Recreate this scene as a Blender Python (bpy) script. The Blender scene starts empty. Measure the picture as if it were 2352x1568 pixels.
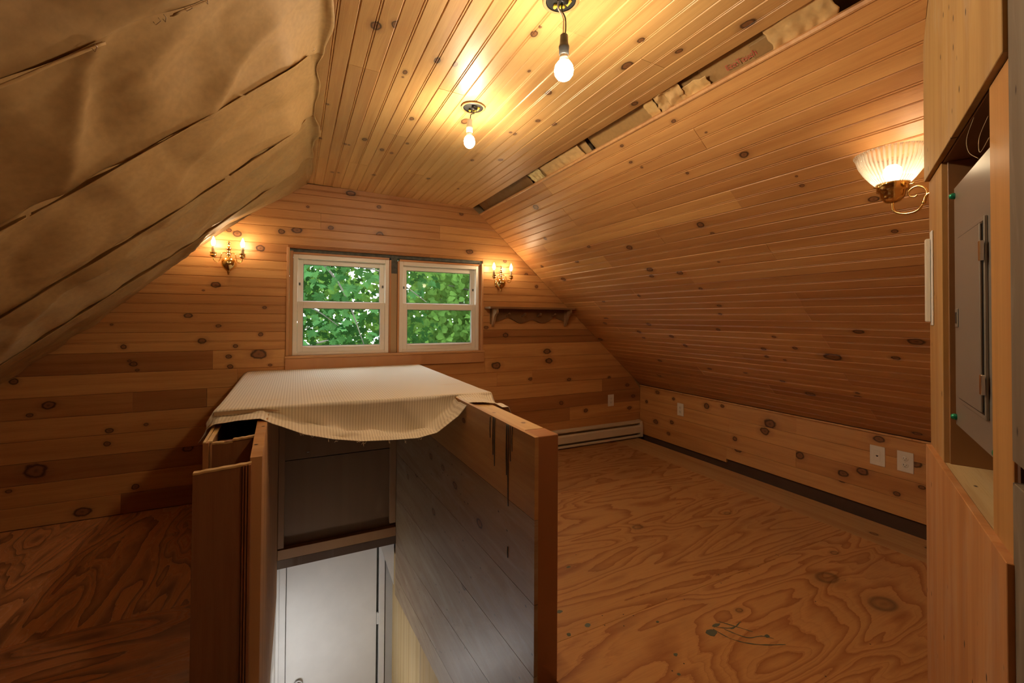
import bpy, bmesh, math, random
import numpy as np
from mathutils import Vector, Matrix, noise

S = bpy.context.scene
C = S.collection
random.seed(7)

# ------------------------------------------------------------------ camera
F_PX, CY = 998.47, 714.13
R = [(0.89532894, -0.44536307, 0.00614997), (0.01209128, 0.01050041, -0.99987176), (0.44524138, 0.89528849, 0.01478633)]
EYE = 1.25
cam_d = bpy.data.cameras.new('camera'); cam = bpy.data.objects.new('camera', cam_d); C.objects.link(cam)
cam_d.sensor_width = 36; cam_d.lens = 36*F_PX/2352; cam_d.shift_y = (CY-784)/2352; cam_d.clip_start = 0.02
cam.matrix_world = Matrix(((R[0][0], -R[1][0], -R[2][0], 0), (R[0][1], -R[1][1], -R[2][1], 0), (R[0][2], -R[1][2], -R[2][2], EYE), (0, 0, 0, 1)))
S.camera = cam
# ------------------------------------------------------------------ world, exposure
S.view_settings.view_transform = 'Standard'; S.view_settings.look = 'None'
S.view_settings.gamma = 1.0; S.view_settings.use_curve_mapping = False
S.view_settings.exposure = -0.08
S.cycles.use_denoising = True
S.cycles.sample_clamp_indirect = 8.0
S.cycles.max_bounces = 7; S.cycles.diffuse_bounces = 5; S.cycles.glossy_bounces = 3; S.cycles.transparent_max_bounces = 10
S.cycles.use_adaptive_sampling = True; S.cycles.adaptive_threshold = 0.1; S.cycles.adaptive_min_samples = 16
W = bpy.data.worlds.new('overcast_sky'); S.world = W; W.use_nodes = True
W.node_tree.nodes['Background'].inputs[0].default_value = (0.86, 0.93, 1.0, 1)
W.node_tree.nodes['Background'].inputs[1].default_value = 11.0
sun_d = bpy.data.lights.new('sun', 'SUN'); sun = bpy.data.objects.new('sun', sun_d); C.objects.link(sun)
sun_d.energy = 5.0; sun_d.angle = 0.2; sun_d.color = (1, 0.96, 0.86)
sun.rotation_euler = Vector((-0.72, 0.18, -0.67)).to_track_quat('-Z', 'Y').to_euler()   # high, from the right along the gable
WARM = (1.0, 0.80, 0.54)
BULB, CANDLE, GLASSLAMP, ADDEDLAMP = 485.0, 165.0, 45.0, 62.0

# ------------------------------------------------------------------ node helper
class N:
    def __init__(s, name):
        s.m = bpy.data.materials.new(name); s.m.use_nodes = True; s.t = s.m.node_tree; s.t.nodes.clear()
        s.out = s.t.nodes.new('ShaderNodeOutputMaterial')
    def put(s, sock, v):
        if v is None: return
        if isinstance(v, bpy.types.NodeSocket): s.t.links.new(v, sock)
        elif isinstance(v, (tuple, list)) and len(v) == 3 and sock.type == 'RGBA': sock.default_value = (*v, 1)
        else: sock.default_value = v
    def node(s, kind, **kw):
        n = s.t.nodes.new('ShaderNode'+kind)
        for k, v in kw.items(): setattr(n, k, v)
        return n
    def M(s, op, a, b=None, c=None):
        n = s.node('Math', operation=op); s.put(n.inputs[0], a); s.put(n.inputs[1], b); s.put(n.inputs[2], c); return n.outputs[0]
    def mix(s, f, a, b, blend='MIX'):
        n = s.node('Mix', data_type='RGBA', blend_type=blend); s.put(n.inputs[0], f); s.put(n.inputs[6], a); s.put(n.inputs[7], b); return n.outputs[2]
    def xyz(s, x, y, z):
        n = s.node('CombineXYZ'); s.put(n.inputs[0], x); s.put(n.inputs[1], y); s.put(n.inputs[2], z); return n.outputs[0]
    def sep(s, v):
        n = s.node('SeparateXYZ'); s.put(n.inputs[0], v); return n.outputs
    def noise(s, vec, scale=1, detail=3, rough=0.5, dist=0, out=0):
        n = s.node('TexNoise'); s.put(n.inputs['Vector'], vec); n.inputs['Scale'].default_value = scale
        n.inputs['Detail'].default_value = detail; n.inputs['Roughness'].default_value = rough; n.inputs['Distortion'].default_value = dist
        return n.outputs[out]
    def ramp(s, f, stops, ease='LINEAR'):
        n = s.node('ValToRGB'); s.put(n.inputs[0], f); e = n.color_ramp.elements; n.color_ramp.interpolation = ease
        while len(e) < len(stops): e.new(0.5)
        for i, (p, c) in enumerate(stops):
            e[i].position = p; e[i].color = (c, c, c, 1) if isinstance(c, (int, float)) else (*c, 1)
        return n.outputs[0]
    def objc(s): return s.node('TexCoord').outputs['Object']
    def seed(s): return s.node('ObjectInfo').outputs['Random']
    def tint(s): return s.node('ObjectInfo').outputs['Color']
    def pbr(s, col, rough=0.5, bump=None, bs=0.2, bd=0.01, **kw):
        p = s.node('BsdfPrincipled'); s.put(p.inputs['Base Color'], col); s.put(p.inputs['Roughness'], rough)
        for k, v in kw.items(): s.put(p.inputs[k.replace('_', ' ')], v)
        if bump is not None:
            b = s.node('Bump'); s.put(b.inputs['Height'], bump); b.inputs['Strength'].default_value = bs; b.inputs['Distance'].default_value = bd
            s.t.links.new(b.outputs[0], p.inputs['Normal'])
        s.t.links.new(p.outputs[0], s.out.inputs[0]); return s.m

def plain(name, col, rough=0.5, var=0.12, scale=8, **kw):
    n = N(name); f = n.noise(n.objc(), scale, 4)
    c = n.mix(n.ramp(f, [(0.3, 0), (0.7, 1)]), tuple(x*(1-var) for x in col), tuple(min(1, x*(1+var)) for x in col))
    return n.pbr(c, rough, f, 0.08, 0.005, **kw)

def wood(name, rough=0.45, nk=5, contrast=0.78, coat=0.10, dusty=0.0):
    """planks: base colour is the object's own colour; grain along local X; knots from the object's k0..k4"""
    n = N(name); x, y, z = n.sep(n.objc()); sd = n.seed()
    off = n.M('MULTIPLY', sd, 53.0); warp = None; dm = None
    wob = n.noise(n.xyz(n.M('MULTIPLY', x, 30), n.M('MULTIPLY', y, 30), off), 1, 2)
    for i in range(nk):
        a = n.node('Attribute', attribute_type='OBJECT', attribute_name='k%d' % i)
        kx, ky, kr = n.sep(a.outputs['Vector'])
        r = n.M('MAXIMUM', kr, 0.0002)
        st = n.M('ADD', a.outputs['Alpha'], 1.0)
        dx = n.M('DIVIDE', n.M('SUBTRACT', x, kx), n.M('MULTIPLY', r, st)); dy0 = n.M('SUBTRACT', y, ky); dy = n.M('DIVIDE', dy0, r)
        d2 = n.M('ADD', n.M('MULTIPLY', dx, dx), n.M('MULTIPLY', dy, dy))
        g = n.M('EXPONENT', n.M('MULTIPLY', n.M('ADD', n.M('MULTIPLY', dx, n.M('MULTIPLY', dx, 0.12)), n.M('MULTIPLY', dy, n.M('MULTIPLY', dy, 0.3))), -1.0))
        wv = n.M('MULTIPLY', dy0, g)
        warp = wv if warp is None else n.M('ADD', warp, wv)
        dm = d2 if dm is None else n.M('MINIMUM', dm, d2)
    yw = y if warp is None else n.M('SUBTRACT', y, n.M('MULTIPLY', warp, 0.75))
    big = n.noise(n.xyz(n.M('ADD', n.M('MULTIPLY', x, 0.9), off), n.M('MULTIPLY', yw, 16), off), 1, 3, 0.5, 0.4)
    med = n.noise(n.xyz(n.M('ADD', n.M('MULTIPLY', x, 2.2), off), n.M('MULTIPLY', yw, 55), off), 1, 3, 0.6, 0.5)
    fine = n.noise(n.xyz(n.M('ADD', n.M('MULTIPLY', x, 14), off), n.M('MULTIPLY', yw, 420), off), 1, 2)
    t = n.tint()
    dark = n.mix(1.0, t, (0.62, 0.45, 0.34), 'MULTIPLY')
    f1 = n.M('MULTIPLY', n.ramp(big, [(0.45, 0), (0.66, 1)]), 0.55*contrast)
    f2 = n.M('MULTIPLY', n.ramp(med, [(0.48, 0), (0.72, 1)]), 0.38*contrast)
    c = n.mix(f1, t, dark); c = n.mix(f2, c, dark)
    c = n.mix(n.M('MULTIPLY', n.ramp(fine, [(0.5, 0), (0.8, 1)]), 0.3*contrast), c, dark)
    blotch = n.noise(n.xyz(n.M('MULTIPLY', x, 3), n.M('MULTIPLY', y, 9), off), 1, 4)
    c = n.mix(n.M('MULTIPLY', n.ramp(blotch, [(0.55, 0), (0.75, 1)]), 0.25), c, n.mix(1.0, t, (0.8, 0.55, 0.4), 'MULTIPLY'))
    if dm is not None:
        d = n.M('ADD', n.M('SQRT', dm), n.M('MULTIPLY', n.M('SUBTRACT', wob, 0.5), 0.7))
        q = n.M('DIVIDE', d, 3.0)
        kc = n.ramp(q, [(0.0, (0.10, 0.035, 0.015)), (0.10, (0.20, 0.085, 0.035)), (0.20, (0.22, 0.09, 0.035)), (0.27, (0.04, 0.012, 0.006)), (0.35, (0.035, 0.010, 0.005)), (0.42, (0.20, 0.075, 0.03))])
        kf = n.ramp(q, [(0.0, 0.9), (0.30, 0.95), (0.38, 0.32), (0.75, 0.0)])
        c = n.mix(kf, c, kc)
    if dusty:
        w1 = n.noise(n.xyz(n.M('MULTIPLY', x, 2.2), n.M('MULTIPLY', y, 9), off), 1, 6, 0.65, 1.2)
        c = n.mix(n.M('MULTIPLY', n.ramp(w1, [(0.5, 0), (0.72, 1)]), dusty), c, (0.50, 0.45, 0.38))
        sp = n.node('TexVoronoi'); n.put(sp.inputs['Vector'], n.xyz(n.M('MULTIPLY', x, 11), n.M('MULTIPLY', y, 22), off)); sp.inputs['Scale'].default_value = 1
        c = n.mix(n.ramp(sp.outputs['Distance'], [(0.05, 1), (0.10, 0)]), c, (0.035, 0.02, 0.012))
    bump = n.M('ADD', n.M('MULTIPLY', med, 0.6), fine)
    return n.pbr(c, rough, bump, 0.12, 0.002, Coat_Weight=coat, Coat_Roughness=0.33)

def plyfloor(name, base, dark, rough=0.42, sheen=(0.5, 0.45, 0.42), nk=5, coat=0.15):
    n = N(name); x, y, z = n.sep(n.objc()); off = n.M('MULTIPLY', n.seed(), 61.0)
    dm = None; warp = None
    for i in range(nk):
        a = n.node('Attribute', attribute_type='OBJECT', attribute_name='k%d' % i)
        kx, ky, kr = n.sep(a.outputs['Vector']); r = n.M('MAXIMUM', kr, 0.0002)
        dx = n.M('DIVIDE', n.M('SUBTRACT', x, kx), n.M('MULTIPLY', r, 1.5)); dy = n.M('DIVIDE', n.M('SUBTRACT', y, ky), r)
        d2 = n.M('ADD', n.M('MULTIPLY', dx, dx), n.M('MULTIPLY', dy, dy))
        g = n.M('EXPONENT', n.M('MULTIPLY', d2, -0.09))
        warp = g if warp is None else n.M('ADD', warp, g)
        dm = d2 if dm is None else n.M('MINIMUM', dm, d2)
    h = n.noise(n.xyz(n.M('ADD', n.M('MULTIPLY', x, 0.75), off), n.M('MULTIPLY', y, 3.4), off), 1, 2.2, 0.5, 0.55)
    h2 = n.noise(n.xyz(n.M('ADD', n.M('MULTIPLY', x, 5), off), n.M('MULTIPLY', y, 16), off), 1, 4, 0.6)
    hh = n.M('ADD', n.M('MULTIPLY', h, 13.0), n.M('MULTIPLY', h2, 0.9)); hh = n.M('ADD', hh, n.M('MULTIPLY', warp, 1.2))
    hh = n.M('ADD', hh, n.M('MULTIPLY', y, 3.0))
    w = n.M('FRACT', hh)
    band = n.ramp(w, [(0.0, 0.0), (0.45, 0.05), (0.80, 0.75), (0.90, 1.0), (0.93, 0.1), (1.0, 0.0)])
    w2 = n.M('FRACT', n.M('MULTIPLY', hh, 3.0)); sub = n.ramp(w2, [(0.0, 0.0), (0.7, 0.2), (0.9, 0.6), (1.0, 0.0)])
    gate = n.ramp(n.noise(n.xyz(n.M('MULTIPLY', x, 1.5), n.M('MULTIPLY', y, 3), n.M('ADD', off, 9)), 1, 2), [(0.45, 0), (0.6, 1)])
    f = n.M('MAXIMUM', n.M('MULTIPLY', band, 0.85), n.M('MULTIPLY', n.M('MULTIPLY', sub, gate), 0.8))
    fine = n.noise(n.xyz(n.M('MULTIPLY', x, 9), n.M('MULTIPLY', y, 160), off), 1, 3)
    t = n.tint()
    b = n.mix(1.0, base, t, 'MULTIPLY'); dk = n.mix(1.0, dark, t, 'MULTIPLY')
    c = n.mix(f, b, dk); c = n.mix(n.M('MULTIPLY', n.ramp(fine, [(0.45, 0), (0.75, 1)]), 0.22), c, dk)
    dirt = n.noise(n.xyz(n.M('MULTIPLY', x, 2), n.M('MULTIPLY', y, 2), 3.0), 1, 5, 0.6)
    c = n.mix(n.M('MULTIPLY', n.ramp(dirt, [(0.55, 0), (0.8, 1)]), 0.35), c, (0.16, 0.10, 0.06))
    q = n.M('DIVIDE', n.M('SQRT', dm), 3.0)
    kf = n.ramp(q, [(0.0, 0.5), (0.15, 0.3), (0.30, 0.75), (0.36, 0.55), (0.42, 0.2), (0.7, 0.0)])
    c = n.mix(kf, c, (0.075, 0.035, 0.016))
    rr = n.M('ADD', rough-0.08, n.M('MULTIPLY', f, 0.2))
    return n.pbr(c, rr, n.M('ADD', n.M('MULTIPLY', f, -0.4), n.M('MULTIPLY', fine, 0.4)), 0.15, 0.002, Coat_Weight=coat, Coat_Roughness=0.3)

def emit(name, col, st):
    n = N(name); e = n.node('Emission'); e.inputs[0].default_value = (*col, 1); e.inputs[1].default_value = st
    n.t.links.new(e.outputs[0], n.out.inputs[0]); return n.m

PINE = wood('varnished_pine')
PINE0 = wood('clear_pine', nk=2, contrast=0.8, rough=0.45, coat=0.1)
DUSTY = wood('dusty_plywood', nk=5, contrast=1.0, rough=0.5, coat=0.1, dusty=0.34)
OLD = wood('old_raw_wood', nk=2, contrast=0.75, rough=0.8, coat=0.0, dusty=0.25)
FLOORM = plyfloor('orange_plywood', (0.60, 0.325, 0.122), (0.32, 0.112, 0.034))
FLOORL = plyfloor('dark_varnished_plywood', (0.62, 0.29, 0.13), (0.10, 0.030, 0.013), rough=0.34, coat=1.0)
WHITEP = plain('white_painted_wood', (0.80, 0.80, 0.80), 0.45, 0.03)
VINYL = plain('cream_vinyl', (0.82, 0.77, 0.68), 0.35, 0.02)
IVORY = plain('ivory_plastic', (0.80, 0.76, 0.66), 0.35, 0.02)
BLACK = plain('black_plastic', (0.025, 0.025, 0.025), 0.4)
DARK = plain('void_shade', (0.03, 0.02, 0.015), 0.9)  # near-black that paints shade into gaps and cavities
BROWNDK = plain('brown_housewrap', (0.10, 0.05, 0.028), 0.8)
SHEATH = plain('raw_sheathing', (0.36, 0.24, 0.13), 0.9, 0.2)
ENAMEL = plain('almond_enamel', (0.66, 0.56, 0.40), 0.4, 0.04)
BRASS = plain('polished_brass', (0.83, 0.60, 0.26), 0.13, 0.04, Metallic=1.0)
STEEL = plain('grey_painted_steel', (0.38, 0.36, 0.33), 0.35, 0.03, 3, Metallic=0.55)
GREEN = plain('green_screw', (0.02, 0.30, 0.17), 0.3, Metallic=0.5)
STAPLE = plain('staple_wire', (0.7, 0.7, 0.75), 0.25, Metallic=1.0)
YELLOW = plain('yellow_connector', (0.75, 0.55, 0.06), 0.4)
GREY = plain('grey_primer_shadow', (0.11, 0.115, 0.10), 0.8, 0.3, 30)  # grey parts, and the painted shadow under the window header
DRIP = plain('dark_paint', (0.045, 0.05, 0.05), 0.35)
PAINTSPOT = plain('grey_green_paint', (0.12, 0.14, 0.10), 0.5)
CANDLEM = plain('candle_sleeve', (0.62, 0.50, 0.32), 0.45)
CHROME = plain('chrome', (0.8, 0.8, 0.82), 0.12, Metallic=1.0)
REDINK = plain('red_ink', (0.42, 0.07, 0.05), 0.7)
HAZEINS = plain('yellow_insulation', (0.72, 0.60, 0.30), 0.95, 0.2, 40)

def kraft(name, base):
    n = N(name); o = n.objc(); f = n.noise(o, 60, 5); g = n.noise(o, 2.2, 4); g3 = n.noise(o, 7, 4, 0.5, 0.1)
    c = n.mix(n.ramp(f, [(0.35, 0), (0.7, 1)]), base, tuple(v*0.86 for v in base))
    c = n.mix(n.M('MULTIPLY', n.ramp(g, [(0.45, 0), (0.7, 1)]), 0.25), c, tuple(v*0.72 for v in base))
    return n.pbr(n.mix(1.0, c, n.tint(), 'MULTIPLY'), 0.62, n.M('ADD', n.M('MULTIPLY', f, 0.12), g3), 0.25, 0.010)
KRAFT = kraft('kraft_paper', (0.47, 0.295, 0.118))

def cloth_mat():
    n = N('ticking_cotton'); x, y, z = n.sep(n.node('TexCoord').outputs['UV'])
    w = n.M('SINE', n.M('MULTIPLY', x, 2*math.pi/0.0125)); f = n.ramp(n.M('MULTIPLY_ADD', w, 0.5, 0.5), [(0.45, 0), (0.7, 1)])
    c = n.mix(n.M('MULTIPLY', f, 0.55), (0.76, 0.69, 0.55), (0.50, 0.42, 0.30))
    st = n.noise(n.xyz(n.M('MULTIPLY', x, 3), n.M('MULTIPLY', y, 12), 0.0), 1, 4)
    c = n.mix(n.M('MULTIPLY', n.ramp(st, [(0.62, 0), (0.75, 1)]), 0.4), c, (0.62, 0.44, 0.2))
    wv = n.noise(n.xyz(n.M('MULTIPLY', x, 500), n.M('MULTIPLY', y, 500), 0.0), 1, 2)
    return n.pbr(c, 0.85, wv, 0.15, 0.001, Sheen_Weight=0.2)
CLOTH = cloth_mat()

def glass_mat(name, tint=(0.97, 1, 0.99), frost=0.0, ribs=0, centre=(0, 0)):
    n = N(name); tr = n.node('BsdfTransparent'); tr.inputs[0].default_value = (*tint, 1)
    gl = n.node('BsdfGlossy'); gl.inputs['Roughness'].default_value = 0.02
    fr = n.node('Fresnel'); fr.inputs[0].default_value = 1.45; m = n.node('MixShader')
    n.t.links.new(n.M('MULTIPLY', fr.outputs[0], 0.6), m.inputs[0]); n.t.links.new(tr.outputs[0], m.inputs[1]); n.t.links.new(gl.outputs[0], m.inputs[2])
    o = m.outputs[0]
    if frost:
        tl = n.node('BsdfTranslucent'); tl.inputs[0].default_value = (0.95, 0.93, 0.86, 1); df = n.node('BsdfDiffuse'); df.inputs[0].default_value = (0.9, 0.88, 0.8, 1)
        a = n.node('MixShader'); a.inputs[0].default_value = 0.4; n.t.links.new(tl.outputs[0], a.inputs[1]); n.t.links.new(df.outputs[0], a.inputs[2])
        b = n.node('MixShader'); b.inputs[0].default_value = frost
        if ribs:
            x, y, z = n.sep(n.objc()); an = n.M('ARCTAN2', y, x); w = n.M('SINE', n.M('MULTIPLY', an, float(ribs)))
            n.t.links.new(n.M('MULTIPLY_ADD', w, frost*0.75, frost), b.inputs[0])
        n.t.links.new(o, b.inputs[1]); n.t.links.new(a.outputs[0], b.inputs[2]); o = b.outputs[0]
    n.t.links.new(o, n.out.inputs[0]); return n.m
PANE = glass_mat('window_glass'); RIBGLASS = glass_mat('ribbed_glass', (0.93, 0.90, 0.82), 0.26, 44)

def leaf_mat(name, c0, c1, tl):
    n = N(name); sd = n.seed(); pos = n.node('NewGeometry').outputs['Position']
    f = n.M('FRACT', n.M('ADD', n.M('MULTIPLY', sd, 7.3), n.noise(pos, 2.3, 3)))
    c = n.mix(f, c0, c1); d = n.node('BsdfDiffuse'); t = n.node('BsdfTranslucent'); n.put(d.inputs[0], c); n.put(t.inputs[0], n.mix(0.5, c, tl))
    m = n.node('MixShader'); m.inputs[0].default_value = 0.45; n.t.links.new(d.outputs[0], m.inputs[1]); n.t.links.new(t.outputs[0], m.inputs[2])
    n.t.links.new(m.outputs[0], n.out.inputs[0]); return n.m
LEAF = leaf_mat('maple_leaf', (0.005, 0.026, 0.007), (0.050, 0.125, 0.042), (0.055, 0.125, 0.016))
LEAFSHADE = leaf_mat('shaded_maple_leaf', (0.002, 0.008, 0.0025), (0.014, 0.042, 0.010), (0.026, 0.065, 0.007))  # maple green darkened: the shade inside the crown is in the colour
LEAF2 = leaf_mat('far_foliage', (0.012, 0.04, 0.010), (0.08, 0.145, 0.028), (0.09, 0.145, 0.016))
BARK = plain('maple_bark', (0.06, 0.05, 0.035), 0.9, 0.3, 20)

# ------------------------------------------------------------------ mesh helpers
def link(name, me, mat, parent=None, mw=None, col=None):
    o = bpy.data.objects.new(name, me); C.objects.link(o)
    if mat is not None and not me.materials: me.materials.append(mat)
    if mw is not None: o.matrix_world = mw
    if parent is not None:
        o.parent = parent; o.matrix_parent_inverse = parent.matrix_world.inverted() if parent.type == 'MESH' or True else Matrix()
    if col is not None: o.color = (*col, 1)
    return o
def tag(o, label=None, cat=None, group=None, kind=None):
    if label: o['label'] = label
    if cat: o['category'] = cat
    if group: o['group'] = group
    if kind: o['kind'] = kind
    return o
def empty(name, loc, label=None, cat=None, group=None, kind=None, rz=0):
    o = bpy.data.objects.new(name, None); C.objects.link(o); o.matrix_world = Matrix.Translation(loc) @ Matrix.Rotation(rz, 4, 'Z')
    o.empty_display_size = 0.05
    return tag(o, label, cat, group, kind)
def mesh(name, vs, fs, smooth=False):
    me = bpy.data.meshes.new(name); me.from_pydata([tuple(v) for v in vs], [], fs); me.update()
    if smooth: me.polygons.foreach_set('use_smooth', [True]*len(me.polygons))
    return me
def boxes(name, bl, mat, parent=None, bevel=0.0, mw=None, col=None):
    """bl: list of (x0,x1,y0,y1,z0,z1), one mesh"""
    bm = bmesh.new()
    for x0, x1, y0, y1, z0, z1 in bl:
        v = [bm.verts.new(p) for p in ((x0,y0,z0),(x1,y0,z0),(x1,y1,z0),(x0,y1,z0),(x0,y0,z1),(x1,y0,z1),(x1,y1,z1),(x0,y1,z1))]
        for f in ((3,2,1,0),(4,5,6,7),(0,1,5,4),(1,2,6,5),(2,3,7,6),(3,0,4,7)): bm.faces.new([v[i] for i in f])
    if bevel: bmesh.ops.bevel(bm, geom=bm.edges[:], offset=bevel, segments=1 if bevel < 0.003 else 2, affect='EDGES', profile=0.6)
    me = bpy.data.meshes.new(name); bm.to_mesh(me); bm.free()
    return link(name, me, mat, parent, mw, col)
def prism(name, poly, ax, a, b, mat, parent=None, col=None, mw=None):
    """polygon in the plane normal to axis ax (0,1,2), extruded a..b"""
    def P(p, t):
        q = list(p); q.insert(ax, t); return q
    n = len(poly); vs = [P(p, a) for p in poly]+[P(p, b) for p in poly]
    fs = [list(range(n))[::-1], list(range(n, 2*n))]+[[i, (i+1) % n, n+(i+1) % n, n+i] for i in range(n)]
    me = mesh(name, vs, fs); bm = bmesh.new(); bm.from_mesh(me); bmesh.ops.recalc_face_normals(bm, faces=bm.faces[:]); bm.to_mesh(me); bm.free()
    return link(name, me, mat, parent, mw, col)
def lathe_data(prof, seg=28, rib=0, ramp=0.0):
    vs, fs = [], []
    for j, (r, z) in enumerate(prof):
        for i in range(seg):
            a = 2*math.pi*i/seg; rr = r*(1+(ramp if (i % 2) else -ramp)) if rib else r
            vs.append((rr*math.cos(a), rr*math.sin(a), z))
    for j in range(len(prof)-1):
        for i in range(seg): fs.append((j*seg+i, j*seg+(i+1) % seg, (j+1)*seg+(i+1) % seg, (j+1)*seg+i))
    fs.append(list(range(seg))[::-1]); fs.append([(len(prof)-1)*seg+i for i in range(seg)])
    return vs, fs
def lathe(name, prof, mat, parent, mw, seg=28, smooth=True, rib=0, ramp=0.0, caps=True):
    vs, fs = lathe_data(prof, seg, rib, ramp)
    if not caps: fs = fs[:-2]
    return link(name, mesh(name, vs, fs, smooth), mat, parent, mw)
def tube_data(pts, rad, seg=8):
    pts = [Vector(p) for p in pts]; vs, fs = [], []; up = Vector((0.13, 0.31, 0.94)).normalized()
    n = len(pts); rad = rad if isinstance(rad, (list, tuple)) else [rad]*n
    for i, p in enumerate(pts):
        t = (pts[min(i+1, n-1)]-pts[max(i-1, 0)]).normalized(); a = t.cross(up)
        if a.length < 0.05: a = t.cross(Vector((1, 0, 0)))
        a.normalize(); b = t.cross(a).normalized(); up = a.cross(t) if False else up
        for k in range(seg):
            an = 2*math.pi*k/seg; vs.append(p+(a*math.cos(an)+b*math.sin(an))*rad[i])
    for i in range(n-1):
        for k in range(seg): fs.append((i*seg+k, i*seg+(k+1) % seg, (i+1)*seg+(k+1) % seg, (i+1)*seg+k))
    fs.append(list(range(seg))[::-1]); fs.append([(n-1)*seg+k for k in range(seg)])
    return vs, fs
def spline(pts, m=8):
    P = [Vector(p) for p in pts]; P = [P[0]*2-P[1]]+P+[P[-1]*2-P[-2]]; out = []
    for i in range(1, len(P)-2):
        for k in range(m):
            t = k/m; a, b, c, d = P[i-1:i+3]
            out.append(0.5*((2*b)+(c-a)*t+(2*a-5*b+4*c-d)*t*t+(3*b-a-3*c+d)*t**3))
    out.append(P[-2]); return out
def tube(name, pts, rad, mat, parent=None, seg=8, m=8, mw=None):
    vs, fs = tube_data(spline(pts, m) if m else pts, rad, seg)
    return link(name, mesh(name, vs, fs, True), mat, parent, mw)
T = Matrix.Translation

def board(name, parent, org, ux, uy, uz, x0a, x0b, x1a, x1b, w, t=0.018, style='bead', col=(0.6, 0.31, 0.12), knots=(), mat=None, lift=0.0):
    """a plank: local x along the grain, y across, z out of the face; ends may be raked (value at y=0, value at y=w)"""
    org, ux, uy, uz = Vector(org), Vector(ux), Vector(uy), Vector(uz)
    g = 0.0036
    if style == 'bead': pr = [(0, -t), (0, -g), (g*0.9, 0), (w/2-0.0072, 0), (w/2-0.0048, -0.0036), (w/2-0.0024, -0.0004), (w/2+0.0006, -0.0004), (w/2+0.0030, -0.0036), (w/2+0.0054, 0), (w-g*0.9, 0), (w, -g), (w, -t)]
    elif style == 'vee': pr = [(0, -t), (0, -g), (g*0.9, 0), (w/2-0.002, 0), (w/2, -0.0009), (w/2+0.002, 0), (w-g*0.9, 0), (w, -g), (w, -t)]
    else: pr = [(0.0004, -t), (0.0004, -0.0012), (0.0016, 0), (w-0.0016, 0), (w-0.0004, -0.0012), (w-0.0004, -t)]
    L = min(x0a, x0b); n = len(pr); e = 0.0005
    def X(a, b, y, s): return a+(b-a)*y/w-L+s*e
    vs = [(X(x0a, x0b, y, 1), y, z) for y, z in pr]+[(X(x1a, x1b, y, -1), y, z) for y, z in pr]
    fs = [list(range(n)), list(range(n, 2*n))[::-1]]+[[i, n+i, n+(i+1) % n, (i+1) % n] for i in range(n)]
    me = mesh(name, vs, fs)
    bm = bmesh.new(); bm.from_mesh(me); bmesh.ops.recalc_face_normals(bm, faces=bm.faces[:]); bm.to_mesh(me); bm.free()
    M3 = Matrix((ux, uy, uz)).transposed().to_4x4(); M3.translation = org+ux*L+uz*lift
    o = link(name, me, mat or PINE, parent, M3, col)
    for i, (kx, ky, kr) in enumerate(list(knots)[:5]): o['k%d' % i] = [kx-L, ky, kr*0.74, random.uniform(0.1, 0.7)]
    return o

def tone(d=0.0, spread=0.16, base=(0.60, 0.308, 0.108)):
    """one board's own colour; d<0 darker and redder heartwood, d>0 paler"""
    v = d+random.uniform(-spread, spread)
    k = 1+0.9*v
    return (min(1, base[0]*k), base[1]*k*(1+0.35*v), base[2]*k*(1+0.4*v))

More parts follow.
